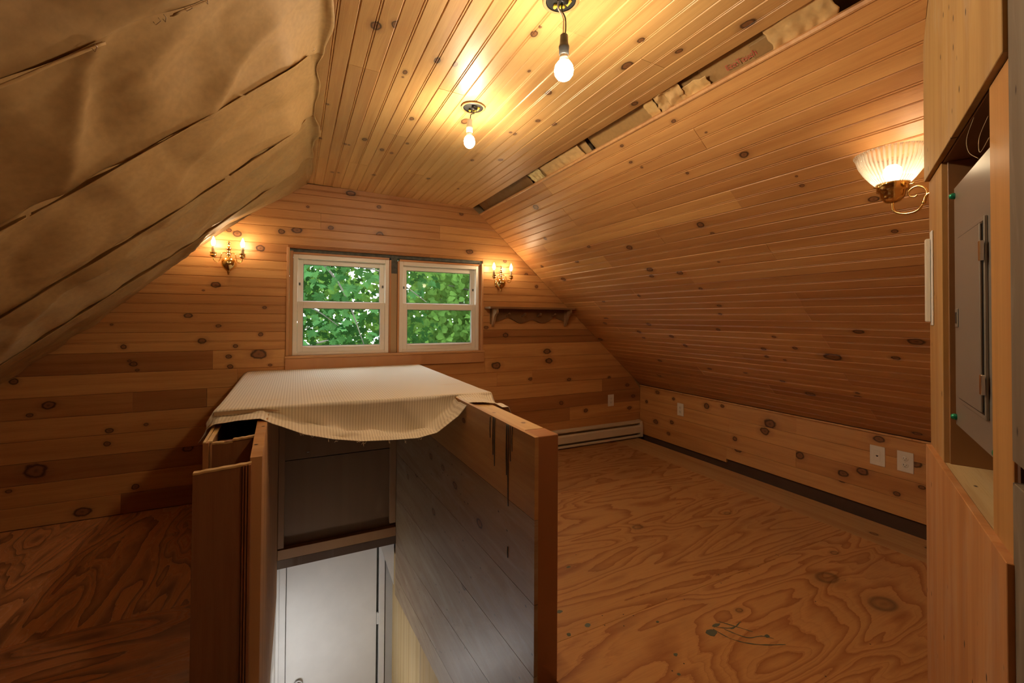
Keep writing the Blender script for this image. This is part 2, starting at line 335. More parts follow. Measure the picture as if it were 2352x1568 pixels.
# (across, along, radius) of the knots that show, in each surface's own measures (metres)
KN = {
'ceil':[(0.23,1.51,0.024),(0.29,1.47,0.017),(0.47,1.60,0.017),(0.54,1.59,0.013),(0.17,1.76,0.012),(0.38,1.74,0.012),(0.38,1.78,0.006),(0.50,2.13,0.015),(0.12,2.18,0.009),(0.11,2.62,0.011),(0.33,2.51,0.017),(0.24,2.63,0.011),(0.26,2.63,0.009),(0.44,2.61,0.015),(0.50,2.63,0.012),(0.21,3.19,0.014),(0.25,3.18,0.010),(0.47,3.10,0.017),(0.82,2.98,0.014),(1.08,3.09,0.011),(0.55,2.44,0.011),(0.72,1.29,0.015),(0.72,1.25,0.007),(0.74,2.02,0.025),(0.96,1.59,0.019),(0.81,1.49,0.008),(1.05,1.84,0.015),(1.14,1.83,0.015),(0.99,2.02,0.010),(1.02,2.03,0.013),(1.11,2.40,0.018),(0.96,2.49,0.012),(1.06,1.14,0.016),(1.12,1.28,0.025),(1.03,1.28,0.011),(1.22,1.12,0.014),(1.30,0.91,0.023),(1.34,1.48,0.020)],
'slope':[(2.13,1.20,0.019),(1.91,1.06,0.010),(1.96,1.06,0.006),(1.77,0.86,0.017),(1.83,1.61,0.024),(1.76,1.58,0.011),(2.29,1.29,0.005),(2.14,1.49,0.010),(1.60,0.85,0.012),(2.33,1.63,0.022),(2.41,1.72,0.010),(2.31,1.74,0.010),(2.40,1.39,0.011),(2.30,2.75,0.029),(2.26,1.70,0.008),(1.51,1.97,0.019),(1.56,1.66,0.008),(1.36,1.91,0.013),(1.20,1.87,0.013),(1.12,1.91,0.013),(0.98,1.19,0.020),(0.96,2.02,0.017),(0.86,2.50,0.020),(0.91,1.66,0.012),(0.78,1.79,0.019),(0.81,1.58,0.018),(0.75,1.40,0.040),(0.78,1.10,0.020),(0.75,2.44,0.020),(0.82,2.05,0.014),(0.70,1.81,0.016),(0.68,1.70,0.010),(0.47,2.39,0.016),(0.48,2.08,0.015),(0.41,1.40,0.012),(0.37,1.41,0.015),(0.32,1.70,0.027),(0.43,1.83,0.014),(0.47,1.60,0.016),(0.40,1.24,0.014),(0.07,1.22,0.020),(0.25,3.09,0.029),(0.92,0.98,0.028),(2.03,2.96,0.016),(1.86,2.56,0.014),(1.75,2.83,0.020),(1.78,2.20,0.023),(1.59,3.20,0.026),(1.77,3.34,0.018),(1.57,2.18,0.023),(1.51,2.21,0.017),(1.33,2.48,0.015),(1.29,2.94,0.017),(1.06,3.11,0.022),(1.00,3.19,0.018),(1.00,2.64,0.020),(0.90,2.83,0.021),(0.82,2.84,0.013),(0.75,3.50,0.026),(0.50,2.89,0.022)],
'far':[(-0.37,1.82,0.028),(-0.42,1.84,0.017),(-0.23,1.73,0.028),(-0.10,1.86,0.025),(0.00,1.88,0.029),(-0.49,1.46,0.024),(-0.56,1.42,0.007),(-0.64,1.25,0.020),(-0.47,1.18,0.014),(-1.03,1.19,0.009),(-0.20,1.31,0.014),(-0.56,1.08,0.024),(-0.22,1.12,0.018),(-0.37,1.04,0.017),(-0.23,0.98,0.046),(-0.41,0.97,0.017),(-0.40,0.90,0.021),(-0.16,0.90,0.011),(-0.97,1.05,0.019),(-1.34,1.11,0.027),(-0.92,0.94,0.019),(-0.94,0.96,0.010),(-0.90,0.90,0.010),(-1.46,0.86,0.023),(-1.31,0.71,0.030),(-1.39,0.66,0.015),(-1.03,0.53,0.019),(-0.85,0.55,0.013),(-1.04,0.45,0.019),(-0.63,0.37,0.027),(-1.36,0.33,0.055),(-1.47,0.23,0.014),(-1.15,0.05,0.037),(-0.90,0.16,0.022),(0.37,2.20,0.027),(0.58,2.12,0.016),(0.07,2.06,0.011),(1.27,2.14,0.017),(0.23,1.92,0.019),(0.59,1.90,0.032),(1.08,1.99,0.021),(1.35,1.82,0.026),(1.53,1.86,0.018),(1.69,1.76,0.018),(1.66,1.78,0.014),(1.91,1.65,0.019),(2.02,1.54,0.019),(1.70,1.09,0.027),(2.14,0.93,0.033),(1.61,0.82,0.040),(2.16,0.84,0.033),(1.96,0.68,0.019),(2.39,0.65,0.020),(2.88,0.64,0.021),(3.12,0.55,0.021),(2.30,0.43,0.024),(2.59,0.33,0.025),(3.20,0.43,0.021),(1.51,1.16,0.018),(3.15,0.31,0.021)],
'knee':[(3.30,0.50,0.022),(3.45,0.38,0.021),(3.32,0.20,0.028),(3.11,0.24,0.024),(3.15,0.12,0.020),(3.09,0.47,0.019),(2.71,0.47,0.032),(2.13,0.44,0.048),(2.17,0.375,0.036),(2.43,0.25,0.025),(2.40,0.14,0.029),(1.91,0.26,0.034),(1.63,0.22,0.027),(1.64,0.15,0.028),(1.52,0.27,0.032),(1.25,0.40,0.030),(1.43,0.50,0.025),(1.34,0.19,0.018),(1.22,0.27,0.015),(2.55,0.50,0.017)]}

# ------------------------------------------------------------------ measures of the room
YF = 3.548; XK = 3.293; YB = -1.6; A = math.radians(41.0); ca, sa = math.cos(A), math.sin(A)
ZK = 0.545; XL = -1.86
def slope_x(z): return XK-(z-ZK)*ca/sa
def left_x(z): return 0.06-(2.22-z)*ca/sa
def ceil_z(x): return 2.236-0.0235*(x-0.05)
DC = Vector((1.594, 0.57, 0)); DU = Vector((-0.896, -0.444, 0)).normalized(); DW = Vector((0.444, -0.896, 0)).normalized()
def diag_y(x): return 0.57-(1.594-x)*0.4955

# ------------------------------------------------------------------ structure: shell
gable = empty('wall_far', (0, YF+0.02, 0), kind='structure')
zt = 2.42
bk = [[(XL-0.1, -0.3), (-0.075, -0.3), (-0.075, zt), (0.0, zt), (XL-0.1, 0.45)], [(1.495, -0.3), (3.5, -0.3), (3.5, 0.5), (1.495, zt)]]
prism('backing', [(XL-0.2, -0.5), (-0.075, -0.5), (-0.075, 2.3), (XL-0.2, 0.6)], 1, YF+0.0195, YF+0.15, SHEATH, gable)
prism('backing', [(1.495, -0.5), (3.5, -0.5), (3.5, 0.55), (1.495, 2.3)], 1, YF+0.0195, YF+0.15, SHEATH, gable)
prism('backing', [(-0.075, 1.75), (1.495, 1.75), (1.495, 2.4), (-0.075, 2.4)], 1, YF+0.0195, YF+0.15, SHEATH, gable)
prism('backing', [(-0.075, -0.42), (1.495, -0.42), (1.495, 0.935), (-0.075, 0.935)], 1, YF+0.0195, YF+0.15, SHEATH, gable)
# planks of the far gable wall
WX0, WX1, WZ0, WZ1 = -0.055, 1.475, 0.935, 1.748
PW = 0.1265
dark_rows = {7: [(-1.9, -0.5, -0.3)], 2: [(-1.9, 1.2, -0.28)], 5: [(-1.9, -0.92, -0.2), (-0.92, -0.53, -0.36), (-0.53, 1.62, 0.04), (1.62, 1.98, 0.06), (1.98, 3.4, -0.14)], 0: [(-1.9, -0.97, 0.02), (-0.97, -0.02, -0.33), (-0.02, 3.4, -0.1)],
             6: [(-1.9, -0.36, 0.12), (-0.36, 1.5, 0.0), (1.5, 3.4, 0.02)], 4: [(-1.9, 1.1, 0.05), (1.1, 2.79, 0.06), (2.79, 3.4, -0.17)], 3: [(-1.9, 1.4, 0.04), (1.4, 3.4, -0.24)], 8: [(-1.9, -0.05, 0.0), (1.47, 2.9, -0.25)],
             1: [(-1.9, 3.4, -0.04)], 15: [(-1.5, 0.16, 0.0), (0.16, 1.08, 0.03), (1.08, 2.0, 0.06)], 14: [(-0.9, 2.0, 0.08)], 16: [(-0.6, 1.7, 0.03)], 17: [(-0.3, 1.6, -0.04)]}
def lim(z0, z1):   # rake of the ends along both slopes
    L = [left_x(z)-0.06 if z > 0.53 else XL for z in (z0, z1)]
    Rr = [slope_x(z)+0.0 if z > ZK else XK for z in (z0, z1)]
    return L, Rr
for k in range(18):
    z0, z1 = PW*k, PW*(k+1)
    if k == 17: z1 = 2.232
    segs = dark_rows.get(k, None)
    if segs is None:
        cut = random.uniform(0.3, 1.4); segs = [(-1.9, cut, random.uniform(-0.08, 0.08)), (cut, 3.4, random.uniform(-0.08, 0.08))]
    if k == 7: segs = segs+[(-0.5, 3.4, 0.05)]
    if k == 2: segs = segs+[(1.2, 2.4, -0.22), (2.4, 3.4, -0.04)]
    parts = []
    for a, b, d in segs:
        if z1 <= WZ0 or z0 >= WZ1: parts.append((a, b, z0, z1, d)); continue
        if a < WX0: parts.append((a, min(b, WX0), z0, z1, d))
        if b > WX1: parts.append((max(a, WX1), b, z0, z1, d))
        if a < WX1 and b > WX0:
            if z0 < WZ0 < z1: parts.append((max(a, WX0), min(b, WX1), z0, WZ0, d))
            if z0 < WZ1 < z1: parts.append((max(a, WX0), min(b, WX1), WZ1, z1, d))
    for a, b, p, q, d in parts:
        (la, lb), (ra, rb) = lim(p, q)
        x0a, x0b, x1a, x1b = max(a, la), max(a, lb), min(b, ra), min(b, rb)
        if x1a-x0a < 0.01 or x1b-x0b < 0.004: continue
        kn = [(kx, kz-p, kr) for kx, kz, kr in KN['far'] if x0a < kx < x1a and p < kz < q]
        board('plank', gable, (0, YF, p), (1, 0, 0), (0, 0, 1), (0, -1, 0), x0a, x0b, x1a, x1b, q-p-0.0006, style='bead' if k >= 8 else 'vee', col=tone(d-0.02), knots=kn, lift=random.uniform(-0.0008, 0.0008))

# ceiling
ceil = empty('ceiling', (0.7, 1.8, 2.24), kind='structure')
cu = Vector((1, 0, -0.0235)).normalized(); cn = Vector((-0.0235, 0, -1)).normalized()
spec = {1: [1.79, 2.93], 4: [1.79], 6: [1.22, 2.36], 3: [2.36], 2: [2.93], 8: [2.93], 9: [1.22], 10: [1.79], 11: [2.36]}
for k in range(-1, 11):
    xa = 0.05+0.1205*k; xb = xa+0.12
    ys = lambda x: diag_y(x)+0.0 if x > 0.86 else YB
    y0a, y0b = ys(xa), ys(xb)
    if k == 6: y0a = y0b = max(diag_y(xb), 0.2)
    js = sorted(spec.get(k, [random.choice((1.79, 2.36, 2.93))]) + [random.choice((0.08, -0.49))])
    js = [j for j in js if j > max(y0a, y0b)+0.1]
    st = [None]+js; en = js+[None]
    w = 0.1203; extra = 0
    for a, b in zip(st, en):
        x0a, x0b = (y0a, y0b) if a is None else (a, a)
        x1a = x1b = YF-0.001 if b is None else b
        wid = w
        kn = [(ky, kx-xa, kr) for kx, ky, kr in KN['ceil'] if xa < kx < xb and min(x0a, x0b) < ky < x1a]
        d = 0.02 if b is None else 0.07
        if k in (0, 1) : d -= 0.12
        board('plank', ceil, (xa, 0, ceil_z(xa)), (0, 1, 0), cu, cn, x0a, x0b, x1a, x1b, wid, col=tone(d, 0.10, (0.63, 0.37, 0.14)), knots=kn, lift=random.uniform(-0.0012, 0.001))
# sloped wall on the right
slope = empty('wall_right', (2.4, 2, 1.2), kind='structure')
sn = Vector((-sa, 0, -ca)); sv = Vector((-ca, 0, sa))
sj = {1: [1.39], 2: [1.97], 4: [1.40], 5: [1.99], 7: [1.38, 3.07], 10: [1.37, 3.07], 12: [1.92, 3.07], 13: [1.35], 15: [1.91], 16: [1.35, 3.07], 18: [2.5], 19: [1.33], 20: [2.48], 14: [2.5], 11: [2.5], 17: [2.5, 1.92], 8: [2.5], 6: [2.5]}
sd = {17: 0.02, 20: 0.02, 19: 0.03, 18: 0.03, 16: 0.06, 15: -0.02, 14: -0.22, 13: -0.02, 12: 0.0, 11: -0.05, 10: -0.04, 9: 0.0, 8: -0.1, 0: -0.2, 1: -0.14, 2: -0.1}
for k in range(21):
    v0 = 0.02+0.1155*k; w = 0.1152
    if k == 0: v0, w = 0.006, 0.1289
    P = Vector((XK, YF, ZK))+sv*v0
    def ye(v):
        x = XK-v*ca
        return 0.585 if x > 1.60 else max(0.3, diag_y(x)+0.012)
    e0, e1 = YF-ye(v0), YF-ye(v0+w)
    js = sorted([YF-j for j in sj.get(k, [random.choice((1.38, 1.95, 2.5, 3.07))])])
    st = [0.001]+js; en = js+[None]
    for i, (a, b) in enumerate(zip(st, en)):
        kn = [(YF-ky, kv-v0, kr) for kv, ky, kr in KN['slope'] if v0 < kv < v0+w and a < YF-ky < (b if b else e0)]
        dd = sd.get(k, 0.0)
        if k == 14: dd = -0.24 if i == len(st)-1 else 0.04
        if k == 10 and b is None: dd = -0.16
        board('plank', slope, P, (0, -1, 0), sv, sn, a, a, b if b else e0, b if b else e1, w, col=tone(dd, 0.13), knots=kn, lift=random.uniform(-0.0012, 0.001))
prism('nosing', [(-0.002, -0.019), (0.012, -0.017), (0.013, 0.003), (0.004, 0.006), (-0.002, 0.004)], 1, YF-0.002, 0.33, PINE0, slope, (0.66, 0.36, 0.15),
      Matrix((( -ca, 0, -sa, XK-2.446*ca), (0, 1, 0, 0), (sa, 0, -ca, ZK+2.446*sa), (0, 0, 0, 1))))
# knee wall
knee = empty('baseboard_right', (XK, 2, 0), kind='structure')
kj = {0: ([2.51], 0.03, 0.165), 1: ([1.936], 0.165, 0.29), 2: ([2.485], 0.29, 0.41), 3: ([1.932], 0.41, 0.535)}
for k, (js, z0, z1) in kj.items():
    js = sorted(YF-j for j in js); st = [0.001]+js; en = js+[YF-0.585]
    for i, (a, b) in enumerate(zip(st, en)):
        kn = [(YF-ky, kz-z0, kr) for ky, kz, kr in KN['knee'] if z0 < kz < z1 and a < YF-ky < b]
        f0 = (0.0, 0.03) if k == 0 else (0, 0)
        board('plank', knee, (XK, YF, z0+(0.0 if k else (0.0, 0.03)[i])), (0, -1, 0), (0, 0, 1), (-1, 0, 0), a, a, b, b, z1-z0-(0 if k else (0.0, 0.03)[i])-0.0008, style='flat', col=tone(0.10 if k > 1 else (-0.02 if k else 0.06), 0.06), knots=kn, lift=random.uniform(-0.001, 0.002))
boxes('cap_strip', [(XK-0.012, XK+0.0, 0.585, YF-0.002, 0.533, 0.5448)], PINE0, knee, 0.002, col=(0.66, 0.37, 0.15))
boxes('sole_plate', [(XK+0.03, XK+0.10, 0.585, YF, -0.05, 0.02)], DARK, knee)  # darkness of the gap under the planks put into its colour
boxes('wall_hidden_back', [(XK+0.019, XK+0.03, YB, YF, -0.1, 0.56)], BROWNDK, knee)

# unseen roof shell added to keep daylight out; left knee wall; near gable
rf = empty('shell_light_seal', (0, 1, 2.6), kind='structure')
def slab(name, p0, p1, th, mat, y0=YB-0.1, y1=YF+0.3):
    p0, p1 = Vector((p0[0], 0, p0[1])), Vector((p1[0], 0, p1[1])); d = (p1-p0).normalized(); n = Vector((-d.z, 0, d.x)); n = n if n.z > 0 else -n
    q = [p0, p1, p1+n*th, p0+n*th]; return prism(name, [(v.x, v.z) for v in q], 1, y0, y1, mat, rf)
slab('roof_light_seal', (3.75, 0.27), (0.70, 2.92), 0.05, SHEATH)
slab('roof_light_seal', (-2.40, 0.27), (0.72, 2.92), 0.05, SHEATH)
wl = boxes('wall_left', [(XL-0.02, XL, YB, YF+0.02, 0, 0.62)], PINE0, None, col=(0.55, 0.29, 0.12)); tag(wl, kind='structure')
nb = prism('wall_near', [(XL-0.02, 0), (XK+0.1, 0), (XK+0.1, 0.62), (1.4, 2.3), (1.4, 2.45), (0.0, 2.45), (0.0, 2.3), (XL-0.02, 0.62)], 1, YB-0.03, YB, PINE0, None, (0.52, 0.27, 0.11)); tag(nb, kind='structure')
boxes('wall_light_seal', [(3.70, 3.76, YB-0.1, YF+0.3, -0.35, 0.40), (-2.42, -2.36, YB-0.1, YF+0.3, -0.35, 0.40), (0.825, 3.76, YB-0.1, YF+0.3, -0.40, -0.35), (-2.42, -0.285, YB-0.1, YF+0.3, -0.40, -0.35)], SHEATH, rf)  # closures added unseen to stop sky light leaking in at the eaves
prism('gable_light_seal', [(-2.42, -0.4), (3.76, -0.4), (3.76, 0.3), (0.72, 2.97), (-2.42, 0.3)], 1, YB-0.12, YB-0.05, SHEATH, rf)
prism('gable_light_seal', [(3.40, -0.4), (3.76, -0.4), (3.76, 0.3), (3.40, 0.6)], 1, YF+0.02, YF+0.15, SHEATH, rf)
prism('gable_light_seal', [(-2.42, -0.4), (-2.0, -0.4), (-2.0, 0.6), (-2.42, 0.3)], 1, YF+0.02, YF+0.15, SHEATH, rf)
wh = boxes('wall_corner', [(1.60, XK+0.02, 0.545, 0.568, -0.02, 1.95)], PINE0, None, col=(0.55, 0.29, 0.12)); tag(wh, kind='structure')

# ------------------------------------------------------------------ floor
SX0, SX1 = -0.12, 0.73      # inner faces of the stairwell
floor = empty('floor', (1.9, 1, 0), kind='structure')
def sheet(x0, x1, y0, y1, mat, knots, along='x', col=(1, 1, 1), lift=0.0):
    if along == 'x': return board('plywood_sheet', floor, (0, y0, 0), (1, 0, 0), (0, 1, 0), (0, 0, 1), x0, x0, x1, x1, y1-y0, style='flat', col=col, mat=mat, lift=lift, knots=[(a, b-y0, r) for a, b, r in knots])
    return board('plywood_sheet', floor, (x1, 0, 0), (0, 1, 0), (-1, 0, 0), (0, 0, 1), y0, y0, y1, y1, x1-x0, style='flat', col=col, mat=mat, lift=lift, knots=[(b, x1-a, r) for a, b, r in knots])
xs = 2.92
sheet(0.82, xs, 2.65, YF-0.001, FLOORM, [], col=(0.78, 0.76, 0.76))
sheet(0.82, xs, 1.435, 2.65, FLOORM, [(1.85, 2.01, 0.03), (2.5, 1.9, 0.02), (1.2, 2.2, 0.02)], col=(0.93, 0.92, 0.9))
sheet(0.82, xs, 0.215, 1.435, FLOORM, [(2.32, 1.22, 0.05), (2.33, 1.0, 0.055), (1.25, 1.02, 0.035), (1.72, 1.25, 0.015), (2.6, 1.33, 0.02)], col=(1, 0.98, 0.96))
sheet(0.82, xs, YB, 0.215, FLOORM, [])
sheet(-1.04, -0.29, 2.325, YF-0.001, FLOORL, [(-0.6, 3.1, 0.02)], 'y')
sheet(XL, -1.04, 1.1, YF-0.001, FLOORL, [(-1.4, 2.8, 0.02)], 'y', (1.15, 1.15, 1.1))
sheet(-1.04, -0.29, YB, 2.325, FLOORL, [], 'x', (0.9, 0.85, 0.85))
sheet(XL, -1.04, YB, 1.1, FLOORL, [], 'y')
board('edge_board', floor, (xs, YF-0.001, 0), (0, -1, 0), (1, 0, 0), (0, 0, 1), 0, 0, YF+1.55, YF+1.55, 0.305, style='flat', col=(0.52, 0.33, 0.15), mat=PINE0, knots=[(2.2, 0.12, 0.02), (2.42, 0.2, 0.02)])
boxes('joist_shade', [(3.2, XK+0.02, YB, YF, -0.12, -0.09)], DARK, floor)  # dark sheet standing in for shade in the open gap
boxes('slab_under', [(0.82, 3.22, YB, YF, -0.16, -0.03), (XL, -0.29, YB, YF, -0.16, -0.03), (-0.29, 0.82, YB, 0.72, -0.16, -0.001), (-0.29, -0.1355, 0.72, YF, -0.16, -0.11), (0.7355, 0.83, 0.72, YF, -0.40, -0.155), (-0.30, -0.1355, 0.72, YF, -0.40, -0.17)], OLD, floor, col=(0.3, 0.17, 0.08))  # narrow strips beside the stairwell added to block sky light from below
for (x, y, r, s) in [(1.02, 1.58, 0.011, 1.4), (1.08, 1.46, 0.012, 1.2), (1.0, 1.72, 0.006, 1), (1.35, 1.35, 0.006, 1.5), (0.98, 1.45, 0.012, 0.8), (1.24, 1.84, 0.008, 2), (1.5, 1.21, 0.02, 1.5), (1.55, 1.23, 0.008, 3), (1.68, 1.1, 0.01, 1.4), (1.28, 1.19, 0.008, 1.2), (1.22, 1.12, 0.007, 1), (1.6, 1.19, 0.005, 3), (1.13, 1.9, 0.007, 2)]:
    vs = [(x+r*s*math.cos(a)*random.uniform(0.7, 1.1), y+r*math.sin(a)*random.uniform(0.7, 1.1), 0.0007) for a in [i*math.pi/5 for i in range(10)]]
    link('paint_spot', mesh('paint_spot', vs, [list(range(10))]), PAINTSPOT, floor)
for pts in ([(1.52, 1.22), (1.54, 1.15), (1.60, 1.09), (1.70, 1.04)], [(1.54, 1.22), (1.60, 1.19), (1.66, 1.20)], [(1.56, 1.20), (1.60, 1.13), (1.66, 1.11), (1.69, 1.08)], [(1.58, 1.24), (1.63, 1.17), (1.65, 1.14)]):
    P = spline([(x, y, 0.0) for x, y in pts], 6); vs = []; n = len(P)
    for i, p in enumerate(P):
        t = (P[min(i+1, n-1)]-P[max(i-1, 0)]).normalized(); q = Vector((-t.y, t.x, 0))*random.uniform(0.0012, 0.003); vs += [(p+q)[:2]+(0.0009,), (p-q)[:2]+(0.0009,)]
    link('paint_scribble', mesh('paint_scribble', vs, [(2*i, 2*i+1, 2*i+3, 2*i+2) for i in range(n-1)]), PAINTSPOT, floor)
nv, nf = [], []
for i in range(46):
    x, y = random.uniform(0.9, 2.8), random.choice((1.41, 1.46, 0.9, 1.9, 2.3, 1.15, 2.63)) + random.uniform(-0.02, 0.02); b = len(nv)
    nv += [(x+0.003*math.cos(a), y+0.003*math.sin(a), 0.0006) for a in [k*math.pi/3 for k in range(6)]]; nf.append(list(range(b, b+6)))
tag(link('nail_heads', mesh('nail_heads', nv, nf), BLACK, floor), kind='stuff')

# ------------------------------------------------------------------ kraft-paper left slope
paper = empty('insulation_facing', (-0.9, 1.2, 1.4), 'sagging brown kraft paper facing stapled across the left roof slope', 'insulation')
edges = [-1.58, -1.08, -0.50, 0.06, 0.62, 1.30, 1.75, 2.31, 2.93, 3.535]
def crest_h(i, s):     # how far the batt of bay i pushes the paper into the room
    e = min(1.0, max(0.0, s+0.02)/0.22); e = e*e*(3-2*e)
    return (0.165 if i < 6 else (0.155 if i == 6 else (0.115 if i == 7 else 0.03)))*e*(0.40+0.60*min(1, s/0.8))
def edge_y(k, s): return edges[k]-(1.9*crest_h(k-1, s) if 0 < k < 9 else 0.0)
def fold(P, j): return noise.noise(Vector(P)*1.0+Vector((j*7.1, 0, 0)))
def paper_piece(i):
    y0, y1 = edges[i], edges[i+1]; ns, ny = 170, 60
    visible = i >= 4
    if not visible: ns, ny = 40, 12
    vs, fs = [], []
    Ls = 2.50
    for a in range(ns+1):
        s = -0.05+(Ls+0.05)*a/ns
        for b in range(ny+1):
            t = 1-(1-b/ny)**1.5; ya, yb_ = edge_y(i, s), edge_y(i+1, s); y = ya+(yb_-ya)*t
            wav = 0.008*math.sin(s*5.1)+0.006*math.sin(s*11)
            y += wav*(1-t if i+1 < len(edges)-1 else 0.0)*0+ wav*(1.0 if 0 < i < 8 else (1-t))
            # billow of the batt between two rafters, steepest at its far edge
            env = min(1.0, max(0.0, s+0.02)/0.22); env = env*env*(3-2*env)
            B_ = crest_h(i, s); tp = 0.92 if i < 8 else 0.6
            if t < tp: q_ = t/tp; pf = (0.9*q_**2.3+0.1*math.sin(math.pi/2*q_))*(1-0.10*q_**8)
            else: pf = 0.9*max(0.0, 1-((t-tp)/(1-tp))**2)**0.6
            bulge = B_*pf
            if i == 8: bulge -= 0.085*t*t*math.exp(-((s-0.75)/0.42)**2)
            if t > 0.97: bulge -= 0.0
            lap = 0.012*(1-t)**6
            fine = 0.0055*fold((s*1.4, y*24, i), 1)+0.007*abs(fold((s*2.2+y*2.5, y*9-s*1.8, i), 2))
            crease = 0.030*abs(fold((s*3.0, y*4.2, i*3.3), 3))**1.0 + 0.012*fold((s*7, y*9, i), 4)*(0.4+0.6*(fold((s*1.5, y*2, i), 6) > 0))
            edgew = math.exp(-((t)/0.10)**2)+math.exp(-((1-t)/0.10)**2)
            pucker = 0.014*fold((s*9, i*5.0, 0), 5)*edgew
            ph = y*3.4-s*1.1+1.3*fold((s*1.1, y*1.3, i), 11)
            rg = (1-abs(math.sin(ph*2.1+i)))**3*0.042*max(0, 0.5+fold((s*1.7, y*2.3, i+4), 12))
            rg += (1-abs(math.sin((y*1.2+s*0.35)*26+2*fold((s*2, y*2, i), 13))))**2*0.008*max(0, t-0.35)*1.5
            h = bulge+(rg-0.01)*env*min(1, 4*t)*(1.0 if t < 0.6 else max(0.30, 1-(t-0.6)*2.2))-lap+(fine+crease*(0.35+0.65*math.sin(math.pi*t)) )*env+pucker*env
            if s < 0.0:      # flange lapping on to the ceiling boards
                n0 = 0.022+0.045*fold((y*3.1, 3, 0), 7)+0.012*fold((y*9, 1, 0), 8)
                q = s/-0.05
                P = Vector((0.06+max(0.002, n0)*q+0.008*0, y, 2.2245-0.0025*q-0.006*abs(fold((y*7, q, 0), 9))))
            else:
                P = Vector((0.06-s*ca, y, 2.222-s*sa))+Vector((sa, 0, -ca))*h
            vs.append(P)
    for a in range(ns):
        for b in range(ny):
            q = a*(ny+1)+b; fs.append((q, q+ny+1, q+ny+2, q+1))
    v = random.uniform(0.94, 1.05)
    o = link('paper_sheet', mesh('paper_sheet', vs, fs, True), KRAFT, paper, None, (v, v, v))
    m = o.modifiers.new('thick', 'SOLIDIFY'); m.thickness = 0.0015
    return o
for i in range(len(edges)-1): paper_piece(i)
# folded stapling flanges along the rafters
for i, (s0, s1, yy) in enumerate([(0.07, 0.36, 6), (0.37, 0.95, 6), (0.96, 2.2, 6), (0.05, 0.47, 5), (0.60, 2.0, 5), (0.06, 0.5, 7), (0.52, 2.2, 7), (0.15, 2.2, 8)]):
    vs, fs = [], []; n = max(20, int(60*(s1-s0)))
    for a in range(n+1):
        s = s0+(s1-s0)*a/n; wd = 0.036+0.02*fold((s*8, i, 1), 1)
        for b, (dy, dh) in enumerate(((-0.004, 0.012), (wd*0.5, 0.016+0.008*fold((s*14, i, 2), 2)), (wd, 0.010+0.012*fold((s*10, i, 3), 3)))):
            vs.append(Vector((0.06-s*ca, edge_y(yy, s)-0.045+dy+0.006*fold((s*6, i, 9), 4), 2.222-s*sa))+Vector((sa, 0, -ca))*(dh*0.6+0.93*crest_h(yy-1, s)-dy*0.5))
    for a in range(n):
        for b in range(2):
            q = a*3+b; fs.append((q, q+3, q+4, q+1))
    o = link('paper_flange', mesh('paper_flange', vs, fs, True), KRAFT, paper, None, (1.08, 1.08, 1.06)); m = o.modifiers.new('thick', 'SOLIDIFY'); m.thickness = 0.0015
for (s, y, a) in [(0.505, 1.19, 0.4), (0.49, 1.21, 1.2), (0.44, 1.18, 0.1), (0.40, 1.19, 1.4), (0.34, 1.2, 0.2), (0.03, 1.76, 0.7), (0.62, 1.205, 0.9)]:
    kk = 5 if y < 1.5 else 6
    c = Vector((0.06-s*ca, edge_y(kk, s)-0.05, 2.222-s*sa))+Vector((sa, 0, -ca))*(crest_h(kk-1, s)+0.004); d = Vector((-ca*math.cos(a), math.sin(a), -sa*math.cos(a)))*0.006; n = Vector((sa, 0, -ca))*0.004
    tube('staple', [c-d-n*1.5, c-d, c+d, c+d-n*1.5], 0.0007, STAPLE, paper, 5, 0)

# strip of insulation facing seen in the slot between ceiling and slope
slot = empty('insulation_strip', (1.42, 2, 2.26), 'torn kraft insulation strip showing in the slot beside the ceiling boards', 'insulation')
def crumple(name, x0, x1, y0, y1, z, amp, parent, col, nx=14, ny=40, seed=0, edge=0.0, freq=14, mat=None, tilt=0.0):
    vs, fs = [], []
    for a in range(ny+1):
        for b in range(nx+1):
            u, v = b/nx, a/ny; x = x0+(x1-x0)*u; y = y0+(y1-y0)*v
            x += edge*(fold((y*30, seed, 0), 1)*(1 if u > 0.5 else 0.3)); y += edge*0.8*fold((x*40, seed, 5), 2)
            h = amp*(abs(fold((x*freq, y*freq*0.7, seed), 3))*2-0.5)+amp*0.5*fold((x*freq*3, y*freq*2.4, seed), 4)
            vs.append((x, y, z-h+tilt*(u-0.5)))
    for a in range(ny):
        for b in range(nx): q = a*(nx+1)+b; fs.append((q, q+nx+1, q+nx+2, q+1))
    o = link(name, mesh(name, vs, fs, True), mat or KRAFT, parent, None, col); m = o.modifiers.new('thick', 'SOLIDIFY'); m.thickness = 0.001
    return o
crumple('facing_piece', 1.325, 1.56, 0.86, 1.20, 2.195, 0.004, slot, tilt=-0.2043, col=(0.80, 0.74, 0.68), seed=1)
crumple('facing_piece', 1.325, 1.56, 1.18, 1.47, 2.192, 0.022, slot, tilt=-0.2043, col=(0.75, 0.68, 0.6), seed=2, freq=24)
crumple('facing_piece', 1.325, 1.56, 1.45, 1.92, 2.195, 0.006, slot, tilt=-0.2043, col=(0.85, 0.80, 0.72), seed=3)
crumple('facing_piece', 1.325, 1.56, 1.95, 2.55, 2.192, 0.006, slot, tilt=-0.2043, col=(1.0, 1.0, 1.0), seed=4)
crumple('facing_piece', 1.325, 1.56, 2.62, 3.5, 2.200, 0.010, slot, tilt=-0.2043, col=(0.6, 0.5, 0.42), seed=5, freq=20)
crumple('facing_piece', 1.325, 1.56, 0.33, 0.63, 2.195, 0.003, slot, tilt=-0.2043, col=(1.3, 0.95, 0.75), seed=6)
boxes('void', [(1.28, 1.52, 0.2, YF, 2.335, 2.340)], DARK, slot)
